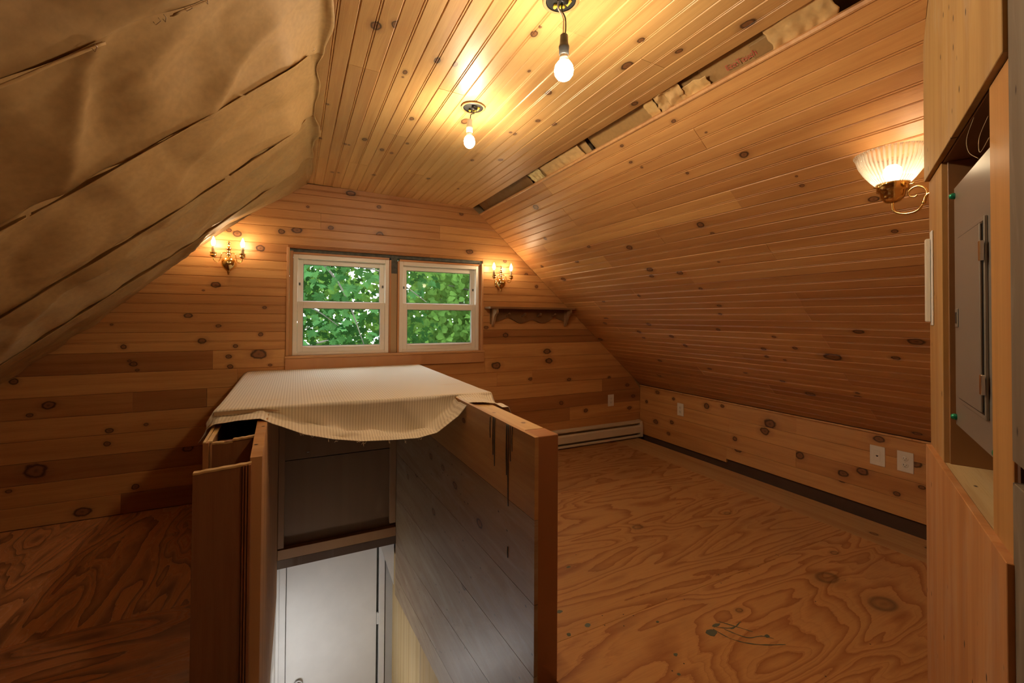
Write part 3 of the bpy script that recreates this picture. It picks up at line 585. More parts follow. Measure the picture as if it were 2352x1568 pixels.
crumple('torn_paper', 1.36, 1.455, 0.72, 0.92, 2.195, 0.008, slot, tilt=-0.06, col=(1.3, 1.35, 1.45), seed=8, edge=0.02, ny=30)
crumple('torn_paper', 1.41, 1.46, 1.17, 1.30, 2.178, 0.008, slot, tilt=-0.04, col=(1.4, 1.45, 1.5), seed=9, edge=0.02, ny=24)
crumple('torn_paper', 1.37, 1.455, 1.28, 1.42, 2.188, 0.022, slot, tilt=-0.06, col=(1.3, 1.3, 1.35), seed=10, edge=0.02, ny=24, freq=22)
crumple('torn_paper', 1.375, 1.455, 1.43, 1.485, 2.195, 0.006, slot, tilt=-0.06, col=(1.45, 1.5, 1.5), seed=11, edge=0.02, ny=12)
crumple('torn_paper', 1.39, 1.46, 2.0, 2.42, 2.188, 0.006, slot, tilt=-0.05, col=(1.35, 1.4, 1.5), seed=12, edge=0.012, ny=30)
crumple('torn_paper', 1.39, 1.46, 2.44, 2.58, 2.19, 0.012, slot, tilt=-0.05, col=(1, 1, 1), seed=13, edge=0.02, ny=20, mat=HAZEINS)
crumple('tape_patch', 1.415, 1.475, 0.88, 0.99, 2.184, 0.001, slot, tilt=-0.052, col=(0.62, 0.55, 0.45), seed=14)
def text(body, size, mw, mat, parent, name='lettering'):
    cu_ = bpy.data.curves.new(name, 'FONT'); cu_.body = body; cu_.size = size; cu_.extrude = 0.0002; cu_.align_x = 'CENTER'; cu_.align_y = 'CENTER'
    tmp = bpy.data.objects.new('tmp', cu_); C.objects.link(tmp); dg = bpy.context.evaluated_depsgraph_get()
    me = bpy.data.meshes.new_from_object(tmp.evaluated_get(dg)); bpy.data.objects.remove(tmp)
    return link(name, me, mat, parent, mw)
text('EcoTouch', 0.030, Matrix(((0, -ca, -sa, 1.437), (-1, 0, 0, 1.035), (0, sa, -ca, 2.1885), (0, 0, 0, 1))), REDINK, slot)

# ------------------------------------------------------------------ windows
def window(idx, x0, x1, z0, z1, gx0, gx1):
    w = empty('window_%d' % idx, (0.5*(x0+x1), 3.62, z0), kind='structure')
    yF = 3.562
    fr = 0.030
    boxes('window_frame', [(x0, x0+fr, yF, 3.68, z0, z1), (x1-fr, x1, yF, 3.68, z0, z1), (x0+fr, x1-fr, yF, 3.68, z1-fr, z1), (x0+fr, x1-fr, yF, 3.68, z0, z0+0.022)], VINYL, w, 0.002)
    boxes('inner_track', [(x0+fr, x0+fr+0.008, 3.598, 3.606, z0+0.33, z1-fr), (x1-fr-0.008, x1-fr, 3.598, 3.606, z0+0.33, z1-fr)], VINYL, w)
    a, b = x0+fr+0.001, x1-fr-0.001; zm = 1.345; mr = 0.034
    def sash(nm, y0, y1, zb, zt_, rb, rt, st):
        s = boxes(nm, [(a, a+st, y0, y1, zb, zt_), (b-st, b, y0, y1, zb, zt_), (a+st, b-st, y0, y1, zb, zb+rb), (a+st, b-st, y0, y1, zt_-rt, zt_)], VINYL, w, 0.003)
        g = boxes('pane', [(a+st, b-st, (y0+y1)/2-0.002, (y0+y1)/2+0.002, zb+rb, zt_-rt)], PANE, s); 
        boxes('glazing_bead', [(a+st, a+st+0.004, y0+0.008, y0+0.013, zb+rb, zt_-rt), (b-st-0.004, b-st, y0+0.008, y0+0.013, zb+rb, zt_-rt), (a+st, b-st, y0+0.008, y0+0.013, zt_-rt-0.004, zt_-rt), (a+st, b-st, y0+0.008, y0+0.013, zb+rb, zb+rb+0.004)], GREY, s)
        return s
    sash('lower_sash', 3.570, 3.598, z0+0.022, 1.36, 0.045, 0.05, 0.036)
    sash('upper_sash', 3.606, 3.632, 1.33, z1-fr, 0.034, 0.036, 0.036)
    boxes('lift_rail', [(a+0.06, b-0.06, 3.562, 3.571, z0+0.052, z0+0.060)], VINYL, w, 0.002)
    boxes('screen_rail', [(a+0.012, b-0.012, 3.600, 3.606, 1.352, 1.363)], WHITEP, w)
    for px in (a+0.012, b-0.012): boxes('sash_latch', [(px-0.006, px+0.006, 3.597, 3.604, 1.48, 1.50)], GREY, w)
window(1, -0.020, 0.668, 0.962, 1.706, 0, 0)
window(2, 0.750, 1.445, 0.962, 1.700, 0, 0)
tr = empty('trim_2', (0.7, YF, 0.95), kind='structure')
pc = (0.62, 0.34, 0.15)
boxes('side_casing', [(-0.063, -0.044, YF-0.012, YF+0.05, 0.962, 1.752)], PINE0, tr, 0.002, col=pc)
boxes('side_casing', [(1.459, 1.478, YF-0.012, YF+0.05, 0.962, 1.722)], PINE0, tr, 0.002, col=pc)
boxes('jamb', [(-0.043, -0.021, 3.562, 3.66, 0.962, 1.73), (0.669, 0.683, 3.556, 3.66, 0.962, 1.705), (-0.020, 0.668, 3.558, 3.66, 1.707, 1.722)], PINE0, tr, 0.001, col=(0.55, 0.27, 0.1))
boxes('jamb', [(0.735, 0.749, 3.556, 3.66, 0.962, 1.70), (1.446, 1.458, 3.562, 3.66, 0.962, 1.705), (0.750, 1.445, 3.558, 3.66, 1.701, 1.716)], PINE0, tr, 0.001, col=(0.55, 0.27, 0.1))
boxes('mullion_stud', [(0.684, 0.734, 3.572, 3.66, 0.962, 1.60)], OLD, tr, 0.002, col=(0.50, 0.36, 0.20))
boxes('mullion_stud_top', [(0.684, 0.734, 3.5715, 3.66, 1.60, 1.74)], GREY, tr, 0.001)
boxes('head_shadow', [(-0.043, 1.458, 3.575, 3.66, 1.723, 1.765)], GREY, tr)  # dark box painting the shadow along the window head
boxes('window_stool', [(-0.068, 1.49, YF-0.022, 3.60, 0.943, 0.961)], PINE0, tr, 0.003, col=(0.60, 0.33, 0.14))
boxes('apron', [(-0.066, 1.487, YF-0.016, YF-0.0005, 0.858, 0.9425)], PINE0, tr, 0.002, col=(0.58, 0.30, 0.125))

# ------------------------------------------------------------------ stairwell: enclosure, stairs, door below
rw = empty('half_wall', (0.77, 2.2, 0), 'plywood-lined half wall with a pine post, right of the stairwell', 'half wall')
DROOP = 0.155
rows = [(0.853, 0.578), (0.578, 0.300), (0.300, 0.065), (0.065, -0.165), (-0.165, -0.42), (-0.42, -0.72)]
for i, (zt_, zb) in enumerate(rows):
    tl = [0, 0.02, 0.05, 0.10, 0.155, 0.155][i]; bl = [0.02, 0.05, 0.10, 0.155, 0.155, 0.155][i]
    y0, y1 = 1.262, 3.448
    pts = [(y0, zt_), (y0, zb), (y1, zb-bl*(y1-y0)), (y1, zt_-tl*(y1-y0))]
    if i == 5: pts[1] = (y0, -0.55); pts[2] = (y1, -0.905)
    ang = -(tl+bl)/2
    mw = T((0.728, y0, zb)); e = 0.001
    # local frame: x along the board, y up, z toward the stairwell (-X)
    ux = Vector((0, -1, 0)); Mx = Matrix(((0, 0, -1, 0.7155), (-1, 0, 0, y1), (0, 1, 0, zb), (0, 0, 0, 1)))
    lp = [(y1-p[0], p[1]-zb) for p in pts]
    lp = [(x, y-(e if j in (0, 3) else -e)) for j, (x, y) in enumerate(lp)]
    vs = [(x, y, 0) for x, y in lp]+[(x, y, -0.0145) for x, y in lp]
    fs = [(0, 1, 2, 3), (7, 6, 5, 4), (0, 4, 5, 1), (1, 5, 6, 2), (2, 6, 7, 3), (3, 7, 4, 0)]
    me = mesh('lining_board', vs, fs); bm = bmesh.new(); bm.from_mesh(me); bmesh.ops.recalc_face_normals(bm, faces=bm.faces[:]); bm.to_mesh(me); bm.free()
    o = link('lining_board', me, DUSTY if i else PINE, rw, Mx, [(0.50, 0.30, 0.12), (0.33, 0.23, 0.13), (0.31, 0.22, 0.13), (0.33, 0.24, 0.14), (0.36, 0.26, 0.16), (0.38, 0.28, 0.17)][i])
    for j in range(4): o['k%d' % j] = [random.uniform(0.2, 2.0), random.uniform(0.05, 0.2), random.uniform(0.010, 0.022), 0.8]
o = boxes('raw_lower_board', [(0.717, 0.735, 1.2, 3.60, -2.35, -0.60)], OLD, rw, col=(0.60, 0.46, 0.24)); 
board('top_cap', rw, (0.7305, 1.385, 0.845), (0, 1, 0), (1, 0, 0), (0, 0, 1), 0, 0, 2.16, 2.16, 0.092, t=0.03, style='flat', col=(0.62, 0.42, 0.19), mat=PINE0, knots=[(0.10, 0.06, 0.010), (0.31, 0.03, 0.008)])
bm_ = (0.38, 0.175, 0.072)
boxes('newel_post', [(0.7315, 0.824, 1.288, 1.383, -0.15, 0.845)], wood('post_pine', nk=3, contrast=0.9), rw, 0.002, col=bm_)
boxes('framing', [(0.7355, 0.82, 1.39, 3.54, -0.15, 0.81)], OLD, rw, col=(0.4, 0.22, 0.1))
for i, (y, z0, z1, r) in enumerate([(1.63, 0.845, 0.76, 0.0022), (1.60, 0.85, 0.70, 0.003), (1.585, 0.85, 0.66, 0.0025), (1.475, 0.85, 0.66, 0.003), (1.46, 0.85, 0.55, 0.003), (1.445, 0.85, 0.72, 0.002), (1.46, 0.40, 0.36, 0.003), (1.43, 0.85, 0.76, 0.002)]):
    tube('paint_drip', [(0.7148, y, z0), (0.7146, y+0.002, (z0+z1)/2), (0.7148, y, z1)], [r*0.9]*8+[r]*4+[r*0.8]*5, DRIP, rw, 6)

lw = empty('broken_partition', (-0.2, 1.9, 0), 'cut-off hollow pine partition along the left of the stairwell', 'partition')
dk = (0.25, 0.110, 0.045)
board('end_board', lw, (-0.284, 1.682, 0.0), (0, 0, 1), (-1, 0, 0), (0, -1, 0), -0.02, -0.02, 0.757, 0.748, 0.001, t=0.0, style='flat', col=dk) if False else None
pm = wood('partition_pine', nk=2, contrast=0.8)
def plankz(name, x0, x1, y0, y1, z0, za, zb, col, mat=None, steps=0.0):
    """upright board with its face toward the room, grain vertical, top edge sawn unevenly from za (left) to zb (right)"""
    n = 12; top = [(x0+(x1-x0)*i/n, za+(zb-za)*i/n+(random.uniform(-1, 1)*steps if 0 < i < n else 0)) for i in range(n+1)]
    if steps: top = [t for t in top]
    poly = [(x0, z0)]+[(x1, z0)]+top[::-1]
    lp = [(z, -(x)) for x, z in poly]      # local x = world z ; local y = -world x
    Mx = Matrix(((0, -1, 0, 0), (0, 0, -1, y0), (1, 0, 0, 0), (0, 0, 0, 1)))
    return prism(name, lp, 2, 0, -(y1-y0), mat or pm, lw, col, Mx)
plankz('end_board', -0.285, -0.152, 1.682, 1.702, -0.1, 0.748, 0.757, dk, steps=0.0025)
boxes('end_moulding', [(-0.150, -0.144, 1.676, 1.70, -0.1, 0.758), (-0.142, -0.136, 1.672, 1.70, -0.1, 0.759), (-0.134, -0.126, 1.670, 1.70, -0.1, 0.760)], pm, lw, 0.001, col=(0.30, 0.12, 0.045))
boxes('saw_cut_end', [(-0.284, -0.153, 1.6822, 1.7018, 0.7478, 0.7495)], PINE0, lw, col=(0.62, 0.42, 0.18)) if False else None
plankz('inner_board', -0.262, -0.13, 1.872, 1.890, -0.1, 0.792, 0.800, dk, steps=0.002)
top_c = (0.66, 0.46, 0.20)
def tops(name, x0, x1, y0, y1, z0, z1, col=top_c):   # raw sawn edge lying on a board
    vs = []; n = 10
    along = (x1-x0) > (y1-y0)
    for i in range(n+1):
        t = i/n; zz = z0+(z1-z0)*t+random.uniform(-0.0012, 0.0012)
        if along: vs += [(x0+(x1-x0)*t, y0, zz), (x0+(x1-x0)*t, y1, zz)]
        else: vs += [(x0, y0+(y1-y0)*t, zz), (x1, y0+(y1-y0)*t, zz)]
    vs2 = [(a, b, c-0.006) for a, b, c in vs]; m = len(vs)
    fs = [(2*i, 2*i+1, 2*i+3, 2*i+2) for i in range(n)]+[(2*i, 2*i+2, m+2*i+2, m+2*i) for i in range(n)]+[(2*i+1, m+2*i+1, m+2*i+3, 2*i+3) for i in range(n)]+[(0, m, m+1, 1), (m-2, m-1, 2*m-1, 2*m-2)]
    return link(name, mesh(name, vs+vs2, fs), PINE0, lw, None, col)
tops('sawn_edge', -0.2852, -0.126, 1.681, 1.703, 0.7515, 0.763)
tops('sawn_edge', -0.262, -0.20, 1.871, 1.8905, 0.795, 0.795); tops('sawn_edge', -0.20, -0.13, 1.869, 1.8905, 0.801, 0.808)
boxes('outer_board', [(-0.290, -0.272, 1.8715, 2.5, -0.1, 0.797), (-0.290, -0.272, 2.5, 3.54, -0.1, 0.797)], pm, lw, 0.001, col=(0.42, 0.2, 0.08))
tops('sawn_edge', -0.2895, -0.2805, 1.872, 2.5, 0.800, 0.836); tops('sawn_edge', -0.2785, -0.264, 1.890, 2.5, 0.797, 0.832)
boxes('outer_board', [(-0.2805, -0.264, 1.8915, 3.53, -0.1, 0.79)], pm, lw, col=(0.5, 0.27, 0.11)) if False else None
boxes('cavity_block', [(-0.262, -0.135, 2.02, 2.05, 0.3, 0.76)], pm, lw, col=(0.25, 0.10, 0.04))
boxes('cavity_floor', [(-0.262, -0.135, 1.895, 3.5, 0.40, 0.45)], DARK, lw)
# inner lining plank whose raw edge faces the camera
vs = []; pr = [(1.700, -0.35), (1.700, 0.775), (1.735, 0.784), (1.78, 0.790), (1.83, 0.806), (1.90, 0.815), (1.99, 0.834), (3.448, 0.845), (3.448, -0.70), (2.3, -0.6)]
prism('lining_plank', pr, 0, -0.131, -0.096, OLD, lw, (0.50, 0.27, 0.11))
boxes('lining_plank_lower', [(-0.135, -0.100, 1.0, 3.62, -2.35, -0.60)], WHITEP, lw)
boxes('stud', [(-0.262, -0.135, 3.0, 3.04, 0.0, 0.79)], OLD, lw, col=(0.4, 0.24, 0.11))

bh = empty('bulkhead', (0.3, 3.48, -0.45), 'shadowed plywood panel with a pine frame closing the stairwell under the windows', 'panel')
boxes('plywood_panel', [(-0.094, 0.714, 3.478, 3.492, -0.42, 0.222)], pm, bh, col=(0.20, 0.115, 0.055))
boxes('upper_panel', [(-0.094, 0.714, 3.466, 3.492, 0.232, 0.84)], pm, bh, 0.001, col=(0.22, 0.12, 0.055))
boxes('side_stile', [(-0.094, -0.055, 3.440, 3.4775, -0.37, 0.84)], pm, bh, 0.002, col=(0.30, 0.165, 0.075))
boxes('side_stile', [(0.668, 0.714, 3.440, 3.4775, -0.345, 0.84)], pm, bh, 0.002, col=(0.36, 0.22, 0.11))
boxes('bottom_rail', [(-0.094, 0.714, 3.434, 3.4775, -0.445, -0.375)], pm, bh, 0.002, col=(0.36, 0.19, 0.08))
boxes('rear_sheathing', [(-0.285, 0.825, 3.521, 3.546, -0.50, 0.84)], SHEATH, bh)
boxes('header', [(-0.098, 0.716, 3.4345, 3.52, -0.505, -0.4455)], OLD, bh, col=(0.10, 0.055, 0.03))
for x, z in ((0.0745, 0.272), (0.435, 0.305)): tube('staple', [(x, 3.4655, z), (x, 3.462, z), (x+0.03, 3.462, z+0.002), (x+0.03, 3.4655, z+0.002)], 0.0016, STAPLE, bh, 5, 0)

# door at the foot of the stairs
dr = empty('door_1', (0.28, 3.56, -2.35), kind='structure')
boxes('door_leaf', [(-0.036, 0.594, 3.552, 3.59, -2.34, -0.45)], WHITEP, dr, 0.002)
boxes('door_casing', [(-0.105, -0.082, 3.53, 3.60, -2.35, -0.42), (-0.082, -0.040, 3.546, 3.60, -2.35, -0.42)], WHITEP, dr, 0.003)
boxes('door_casing', [(0.612, 0.655, 3.538, 3.60, -2.35, -0.42)], WHITEP, dr, 0.004)
boxes('side_panel', [(0.662, 0.718, 3.548, 3.60, -2.35, -0.42)], plain('grey_wall_paint', (0.5, 0.5, 0.5), 0.6, 0.03), dr)
boxes('dark_gap', [(0.594, 0.612, 3.575, 3.60, -2.35, -0.42), (0.655, 0.662, 3.575, 3.60, -2.35, -0.42), (-0.16, 0.8, 3.601, 3.62, -2.4, -0.4)], GREY, dr)
boxes('hinge', [(0.596, 0.612, 3.545, 3.56, -1.16, -1.07)], WHITEP, dr, 0.002)
lathe('door_knob', [(0.012, 0), (0.012, 0.025), (0.024, 0.03), (0.029, 0.042), (0.026, 0.055), (0.012, 0.062), (0.001, 0.063)], CHROME, dr, T((0.045, 3.552, -1.40)) @ Matrix.Rotation(math.pi/2, 4, 'X'), 24)
prism('corner_gusset', [(0.60, -0.50), (0.716, -0.50), (0.716, -0.86)], 1, 3.50, 3.53, WHITEP, dr)
# stairs
stt = empty('staircase', (0.3, 1.9, -2.35), 'steep attic staircase dropping between the plywood half walls', 'stairs')
for i in range(10):
    z = -0.235*(i+1); y = 0.95+0.215*i
    boxes('tread', [(-0.095, 0.714, y-0.235, y+0.0, z-0.03, z)], PINE0, stt, 0.004, col=(0.5, 0.33, 0.17))
    boxes('riser', [(-0.095, 0.714, y-0.235, y-0.217, z, z+0.204)], WHITEP, stt)
lf_ = boxes('stair_landing', [(-0.3, 0.9, -0.3, 3.6, -2.45, -2.352)], PINE0, None, col=(0.5, 0.33, 0.17)); tag(lf_, kind='structure'); lf_.name = 'trim_3'
ws = boxes('trim_4', [(-0.135, 0.73, 0.70, 0.715, -0.24, -0.001), (-0.135, -0.1, 0.70, 1.70, -0.6, -0.001), (0.717, 0.735, 0.70, 1.26, -0.6, -0.001)], WHITEP, None); tag(ws, kind='structure')
sh_ = boxes('shaft_light_seal', [(-0.30, -0.165, 0.5, 3.72, -2.5, -0.17), (0.80, 0.86, 0.5, 3.72, -2.5, -0.17), (-0.30, 0.86, 3.63, 3.72, -2.5, -0.30), (-0.30, 0.86, 0.5, 0.55, -2.5, -0.17)], SHEATH); tag(sh_, kind='structure')  # unseen box added round the stair shaft to stop light leaks
# globe lamp added out of view to light the door below
gl = empty('added_stair_lamp', (-0.09, 2.92, -1.22), 'white globe lamp added out of view low in the stairwell to light the door', 'lamp')
lathe('added_lamp_base', [(0.05, 0), (0.05, 0.012), (0.03, 0.02), (0.03, 0.03)], WHITEP, gl, T((-0.0995, 2.92, -1.22)) @ Matrix.Rotation(math.pi/2, 4, 'Y'))
bmx = bmesh.new(); bmesh.ops.create_uvsphere(bmx, u_segments=20, v_segments=12, radius=0.055); me = bpy.data.meshes.new('globe'); bmx.to_mesh(me); bmx.free()
link('globe', me, emit('added_globe_light', (1.0, 0.98, 0.94), ADDEDLAMP), gl, T((-0.018, 2.92, -1.22)))

# ------------------------------------------------------------------ cloth-covered board over the stairwell
cb = boxes('cover_board', [(-0.292, 0.905, 2.115, 3.53, 0.8455, 0.8585)], SHEATH); tag(cb, 'wooden board under the striped cloth, laid across the stairwell walls', 'board')
def hemline(x):
    H_ = [(-0.305, 2.045, 0.800), (-0.27, 2.035, 0.826), (-0.20, 2.01, 0.838), (-0.12, 1.975, 0.846), (-0.08, 1.98, 0.822), (0.039, 2.0, 0.760), (0.15, 2.0, 0.727), (0.263, 2.0, 0.705), (0.40, 2.0, 0.694), (0.513, 1.995, 0.691), (0.60, 1.98, 0.710), (0.69, 1.935, 0.790), (0.725, 1.895, 0.855), (0.78, 1.86, 0.858), (0.83, 1.84, 0.852), (0.875, 1.85, 0.826)]
    for a, b in zip(H_, H_[1:]):
        if x <= b[0]:
            t = (x-a[0])/(b[0]-a[0]); t = max(0, t); return (a[1]+(b[1]-a[1])*t, a[2]+(b[2]-a[2])*t)
    return H_[-1][1:]
NX, NF, ND = 150, 50, 34; X0, X1 = -0.318, 0.93
vs, uvs = [], []
for j in range(NF+ND+1):
    for i in range(NX+1):
        u = i/NX; x = X0+(X1-X0)*u
        yb = 2.118-0.062*max(0, min(1, (x+0.27)/1.15))
        wx = fold((x*9, 0, 0), 1)
        sag = max(0, -0.292-x)*1.2+max(0, x-0.905)*1.6
        if j <= NF:
            t = j/NF; y = 3.545+(yb-3.545)*t; z = 0.8605+0.0016*fold((x*6, y*7, 1), 2)*t - sag*(0.5+t)
            z += 0.003*max(0, 1-abs(t-1)/0.12)
        else:
            t = (j-NF)/ND; xx = max(-0.30, min(0.872, x)); hy, hz = hemline(xx)
            y = yb+(hy-yb)*(t**1.9)+0.030*math.sin(math.pi*min(1, t*1.7))*min(1, max(0, 0.86-hz)/0.1)
            prof = 1-(1-t)**3.4
            z = 0.8635+(hz-0.8635)*prof - sag*(1.5)
            dep = max(0, 0.86-hz)/0.17
            env = math.sin(math.pi*min(1, t*1.05))
            z += (0.022*fold((x*5+t*1.5, t*3.2, 3), 3)+0.014*fold((x*13-t*2, t*4, 4), 4))*env*(0.5+dep)
            y += (0.034*fold((x*6, t*2.5, 5), 5)+0.012*fold((x*17, t*5, 6), 6))*env
            z -= 0.026*math.exp(-((t-0.32)/0.16)**2)*dep
            z = max(z, (0.849 if (x > 0.72 or -0.29 < x < -0.10) and y > 1.86 and x < 0.825 else -9)) if abs(x-0.77) < 0.055 else z
        vs.append((x+(-0.012*t*t if (j > NF and x < -0.25) else 0), y, z)); uvs.append((x, 3.6-y if j <= NF else 3.6-yb+t*0.25))
fs = []
for j in range(NF+ND):
    for i in range(NX): q = j*(NX+1)+i; fs.append((q, q+NX+1, q+NX+2, q+1))
me = mesh('striped_cloth', vs, fs, True); uvl = me.uv_layers.new(name='UVMap')
for l in me.loops: uvl.data[l.index].uv = uvs[l.vertex_index]
clo = empty('striped_cloth', (0.3, 2.8, 0.86), 'cream and tan striped ticking cloth draped over the stairwell board', 'cloth')
o = link('cloth', me, CLOTH, clo); m = o.modifiers.new('thick', 'SOLIDIFY'); m.thickness = 0.0018; m.offset = 1
for x in (0.02, 0.06, 0.13, 0.17, 0.24, 0.27, 0.285, 0.38, 0.45, 0.53):
    hy, hz = hemline(x); dx = random.uniform(-0.02, 0.02); L = random.uniform(0.006, 0.02)
    tube('loose_thread', [(x, hy, hz+0.002), (x+dx*0.5, hy-0.004, hz-L), (x+dx, hy-0.002, hz-L*0.4), (x+dx*1.5, hy-0.005, hz-L*1.2)], 0.0006, CANDLEM, clo, 4, 5)

# ------------------------------------------------------------------ diagonal wall with the breaker panel
DM = Matrix(((DU.x, DW.x, 0, DC.x), (DU.y, DW.y, 0, DC.y), (0, 0, 1, 0), (0, 0, 0, 1)))   # x = s toward the camera, y = behind, z up
dwl = empty('wall_diagonal', DC, kind='structure')
def dbox(name, s0, s1, d0, d1, z0, z1, mat, parent=None, bev=0.001, col=None, vert=True):
    """upright board in the wall frame, local x = vertical grain"""
    if vert and mat in (PINE0, PINE, OLD, DUSTY, pm):
        Lm = DM @ Matrix(((0, -1, 0, s1), (0, 0, -1, d0), (1, 0, 0, z0), (0, 0, 0, 1)))
        return boxes(name, [(0, z1-z0, 0, s1-s0, -(d1-d0), 0)], mat, parent or dwl, bev, Lm, col)
    return boxes(name, [(s0, s1, d0, d1, z0, z1)], mat, parent or dwl, bev, DM, col)
org = (0.56, 0.31, 0.11)
dbox('upper_plywood', 0.0, 0.752, -0.010, 0.002, 1.640, 2.30, OLD, col=(0.46, 0.285, 0.10))
dbox('left_stud', 0.0, 0.19, 0.0, 0.038, 0.90, 1.638, OLD, col=(0.50, 0.29, 0.10))
dbox('cavity_side', 0.182, 0.1905, 0.0005, 0.09, 0.905, 1.636, OLD, col=(0.16, 0.08, 0.035), bev=0) if False else None
dbox('right_stud', 0.629, 0.737, 0.0, 0.038, 0.86, 1.638, PINE0, col=org)
dbox('lower_plywood', 0.012, 0.757, -0.012, 0.001, -0.0, 0.905, OLD, col=(0.55, 0.27, 0.10))
dbox('sill_block', 0.192, 0.628, 0.0015, 0.085, 0.86, 0.903, OLD, col=(0.60, 0.46, 0.24), vert=False)
dbox('cavity_top', 0.192, 0.628, 0.003, 0.085, 1.637, 1.66, pm, col=(0.22, 0.10, 0.04), vert=False)
dbox('cavity_back', 0.15, 0.66, 0.0855, 0.10, 0.80, 1.70, BROWNDK, bev=0)
dbox('inner_stud', 0.1905, 0.200, 0.010, 0.085, 0.903, 1.637, pm, col=(0.33, 0.17, 0.07))
dbox('core', 0.03, 0.182, 0.0385, 0.10, 0.0, 2.28, DARK, bev=0); dbox('core', 0.64, 0.75, 0.0385, 0.10, 0.0, 2.28, DARK, bev=0); dbox('core', 0.182, 0.64, 0.02, 0.10, 0.0, 0.855, DARK, bev=0); dbox('core', 0.182, 0.64, 0.02, 0.10, 1.67, 2.28, DARK, bev=0)
dbox('dark_joint', 0.7375, 0.751, 0.004, 0.038, 0.0, 2.28, BROWNDK, bev=0)
gc = (0.20, 0.165, 0.12)
for z0, z1 in ((-0.0, 0.55), (0.552, 1.02), (1.05, 1.745)): dbox('weathered_board', 0.752, 1.05, -0.004, 0.018, z0, z1, OLD, col=gc)
dbox('weathered_board', 0.752, 1.05, 0.010, 0.03, 1.76, 2.28, pm, col=(0.35, 0.16, 0.07))
tag(boxes('wall_side', [(0.64, 0.66, YB, 0.10, 0.0, 2.24)], PINE0, None, col=(0.5, 0.27, 0.11)), kind='structure')

bp = empty('breaker_panel', DM @ Vector((0.44, 0.02, 1.02)), 'grey steel breaker panel cover set between the wall studs', 'electrical panel')
def pbox(name, *a, mat=STEEL, bev=0.001, par=None): return boxes(name, [a], mat, par or bp, bev, DM)
pbox('panel_cover', 0.268, 0.6285, 0.0105, 0.0135, 1.012, 1.554)
pbox('panel_box', 0.292, 0.6284, 0.014, 0.080, 1.04, 1.525, bev=0)
pbox('door_recess_rim', 0.334, 0.556, 0.0055, 0.0105, 1.072, 1.438)
pbox('door_gap', 0.3405, 0.5495, 0.0050, 0.0056, 1.0805, 1.4295, mat=BLACK, bev=0)
pdoor = pbox('panel_door', 0.343, 0.546, 0.0010, 0.0052, 1.084, 1.426, bev=0.0012)
for z in (1.375, 1.135): pbox('hinge', 0.549, 0.561, -0.001, 0.0056, z-0.018, z+0.018, mat=CHROME, bev=0.001, par=pdoor)
pbox('latch', 0.345, 0.368, -0.0012, 0.0012, 1.235, 1.275, mat=STEEL, par=pdoor); pbox('latch_slot', 0.350, 0.362, -0.0018, -0.0011, 1.243, 1.267, mat=BLACK, bev=0, par=pdoor)
for s, z in ((0.276, 1.535), (0.276, 1.03), (0.62, 1.03)): lathe('panel_screw', [(0.007, 0), (0.007, 0.005), (0.005, 0.009), (0.002, 0.010)], GREEN, bp, DM @ T((s, 0.0105, z)) @ Matrix.Rotation(math.pi/2, 4, 'X'), 10)
for k, pts in enumerate([[(0.60, 0.004, 1.60), (0.585, -0.004, 1.57), (0.60, -0.006, 1.54), (0.627, 0.0, 1.555)], [(0.50, 0.004, 1.635), (0.49, -0.004, 1.60), (0.50, -0.003, 1.57), (0.52, 0.006, 1.55)]]):
    tube('fibre_strand', [DM @ Vector(p) for p in pts], 0.0006, CANDLEM, bp, 4, 6)
tb = empty('wall_chime', DM @ Vector((0.045, -0.02, 1.24)), 'slim white plastic cover fixed upright on the pine stud edge', 'wall fixture')
boxes('cover', [(0.030, 0.052, -0.014, -0.004, 1.245, 1.472)], IVORY, tb, 0.003, DM)
boxes('mounting_bracket', [(0.034, 0.070, -0.0035, -0.0005, 1.236, 1.492)], WHITEP, tb, 0.001, DM)

# sconce with ribbed glass bowl on the hidden side of the corner
def brass_cup(name, mw, parent, s=1.0):
    return lathe(name, [(0.004*s, -0.006*s), (0.012*s, 0), (0.0195*s, 0.006*s), (0.021*s, 0.011*s), (0.0185*s, 0.013*s), (0.0185*s, 0.026*s), (0.022*s, 0.029*s), (0.022*s, 0.031*s), (0.016*s, 0.030*s)], BRASS, parent, mw, 24)
gs = empty('glass_sconce', (1.747, 0.57, 1.6), 'brass wall lamp with ribbed glass bowl beside the corner post', 'wall lamp')
bx, by = 1.747, 0.716
lathe('glass_shade', [(0.036, 0.0), (0.044, 0.004), (0.058, 0.020), (0.076, 0.046), (0.089, 0.072), (0.095, 0.092), (0.0965, 0.100), (0.101, 0.103), (0.101, 0.107), (0.096, 0.108), (0.092, 0.100), (0.086, 0.074), (0.073, 0.047), (0.055, 0.022)], RIBGLASS, gs, T((bx, by, 1.690)), 88, True, 1, 0.012, False)
lathe('fitter', [(0.006, -0.062), (0.020, -0.058), (0.031, -0.044), (0.034, -0.026), (0.042, -0.022), (0.042, -0.004), (0.044, 0.002), (0.038, 0.002)], BRASS, gs, T((bx, by, 1.694)), 36)
for a in (0.5, 2.6, 4.7): tube('thumbscrew', [(bx+0.040*math.cos(a), by+0.040*math.sin(a), 1.683), (bx+0.056*math.cos(a), by+0.056*math.sin(a), 1.683)], [0.002]*4+[0.002]*4+[0.004], BRASS, gs, 8, 8)
tube('arm', [(bx, 0.716, 1.64), (bx, 0.715, 1.612), (bx, 0.703, 1.598), (bx, 0.677, 1.590), (bx, 0.652, 1.595), (bx, 0.637, 1.616), (bx, 0.630, 1.638), (bx, 0.60, 1.648), (bx, 0.568, 1.648)], 0.0042, BRASS, gs, 10)
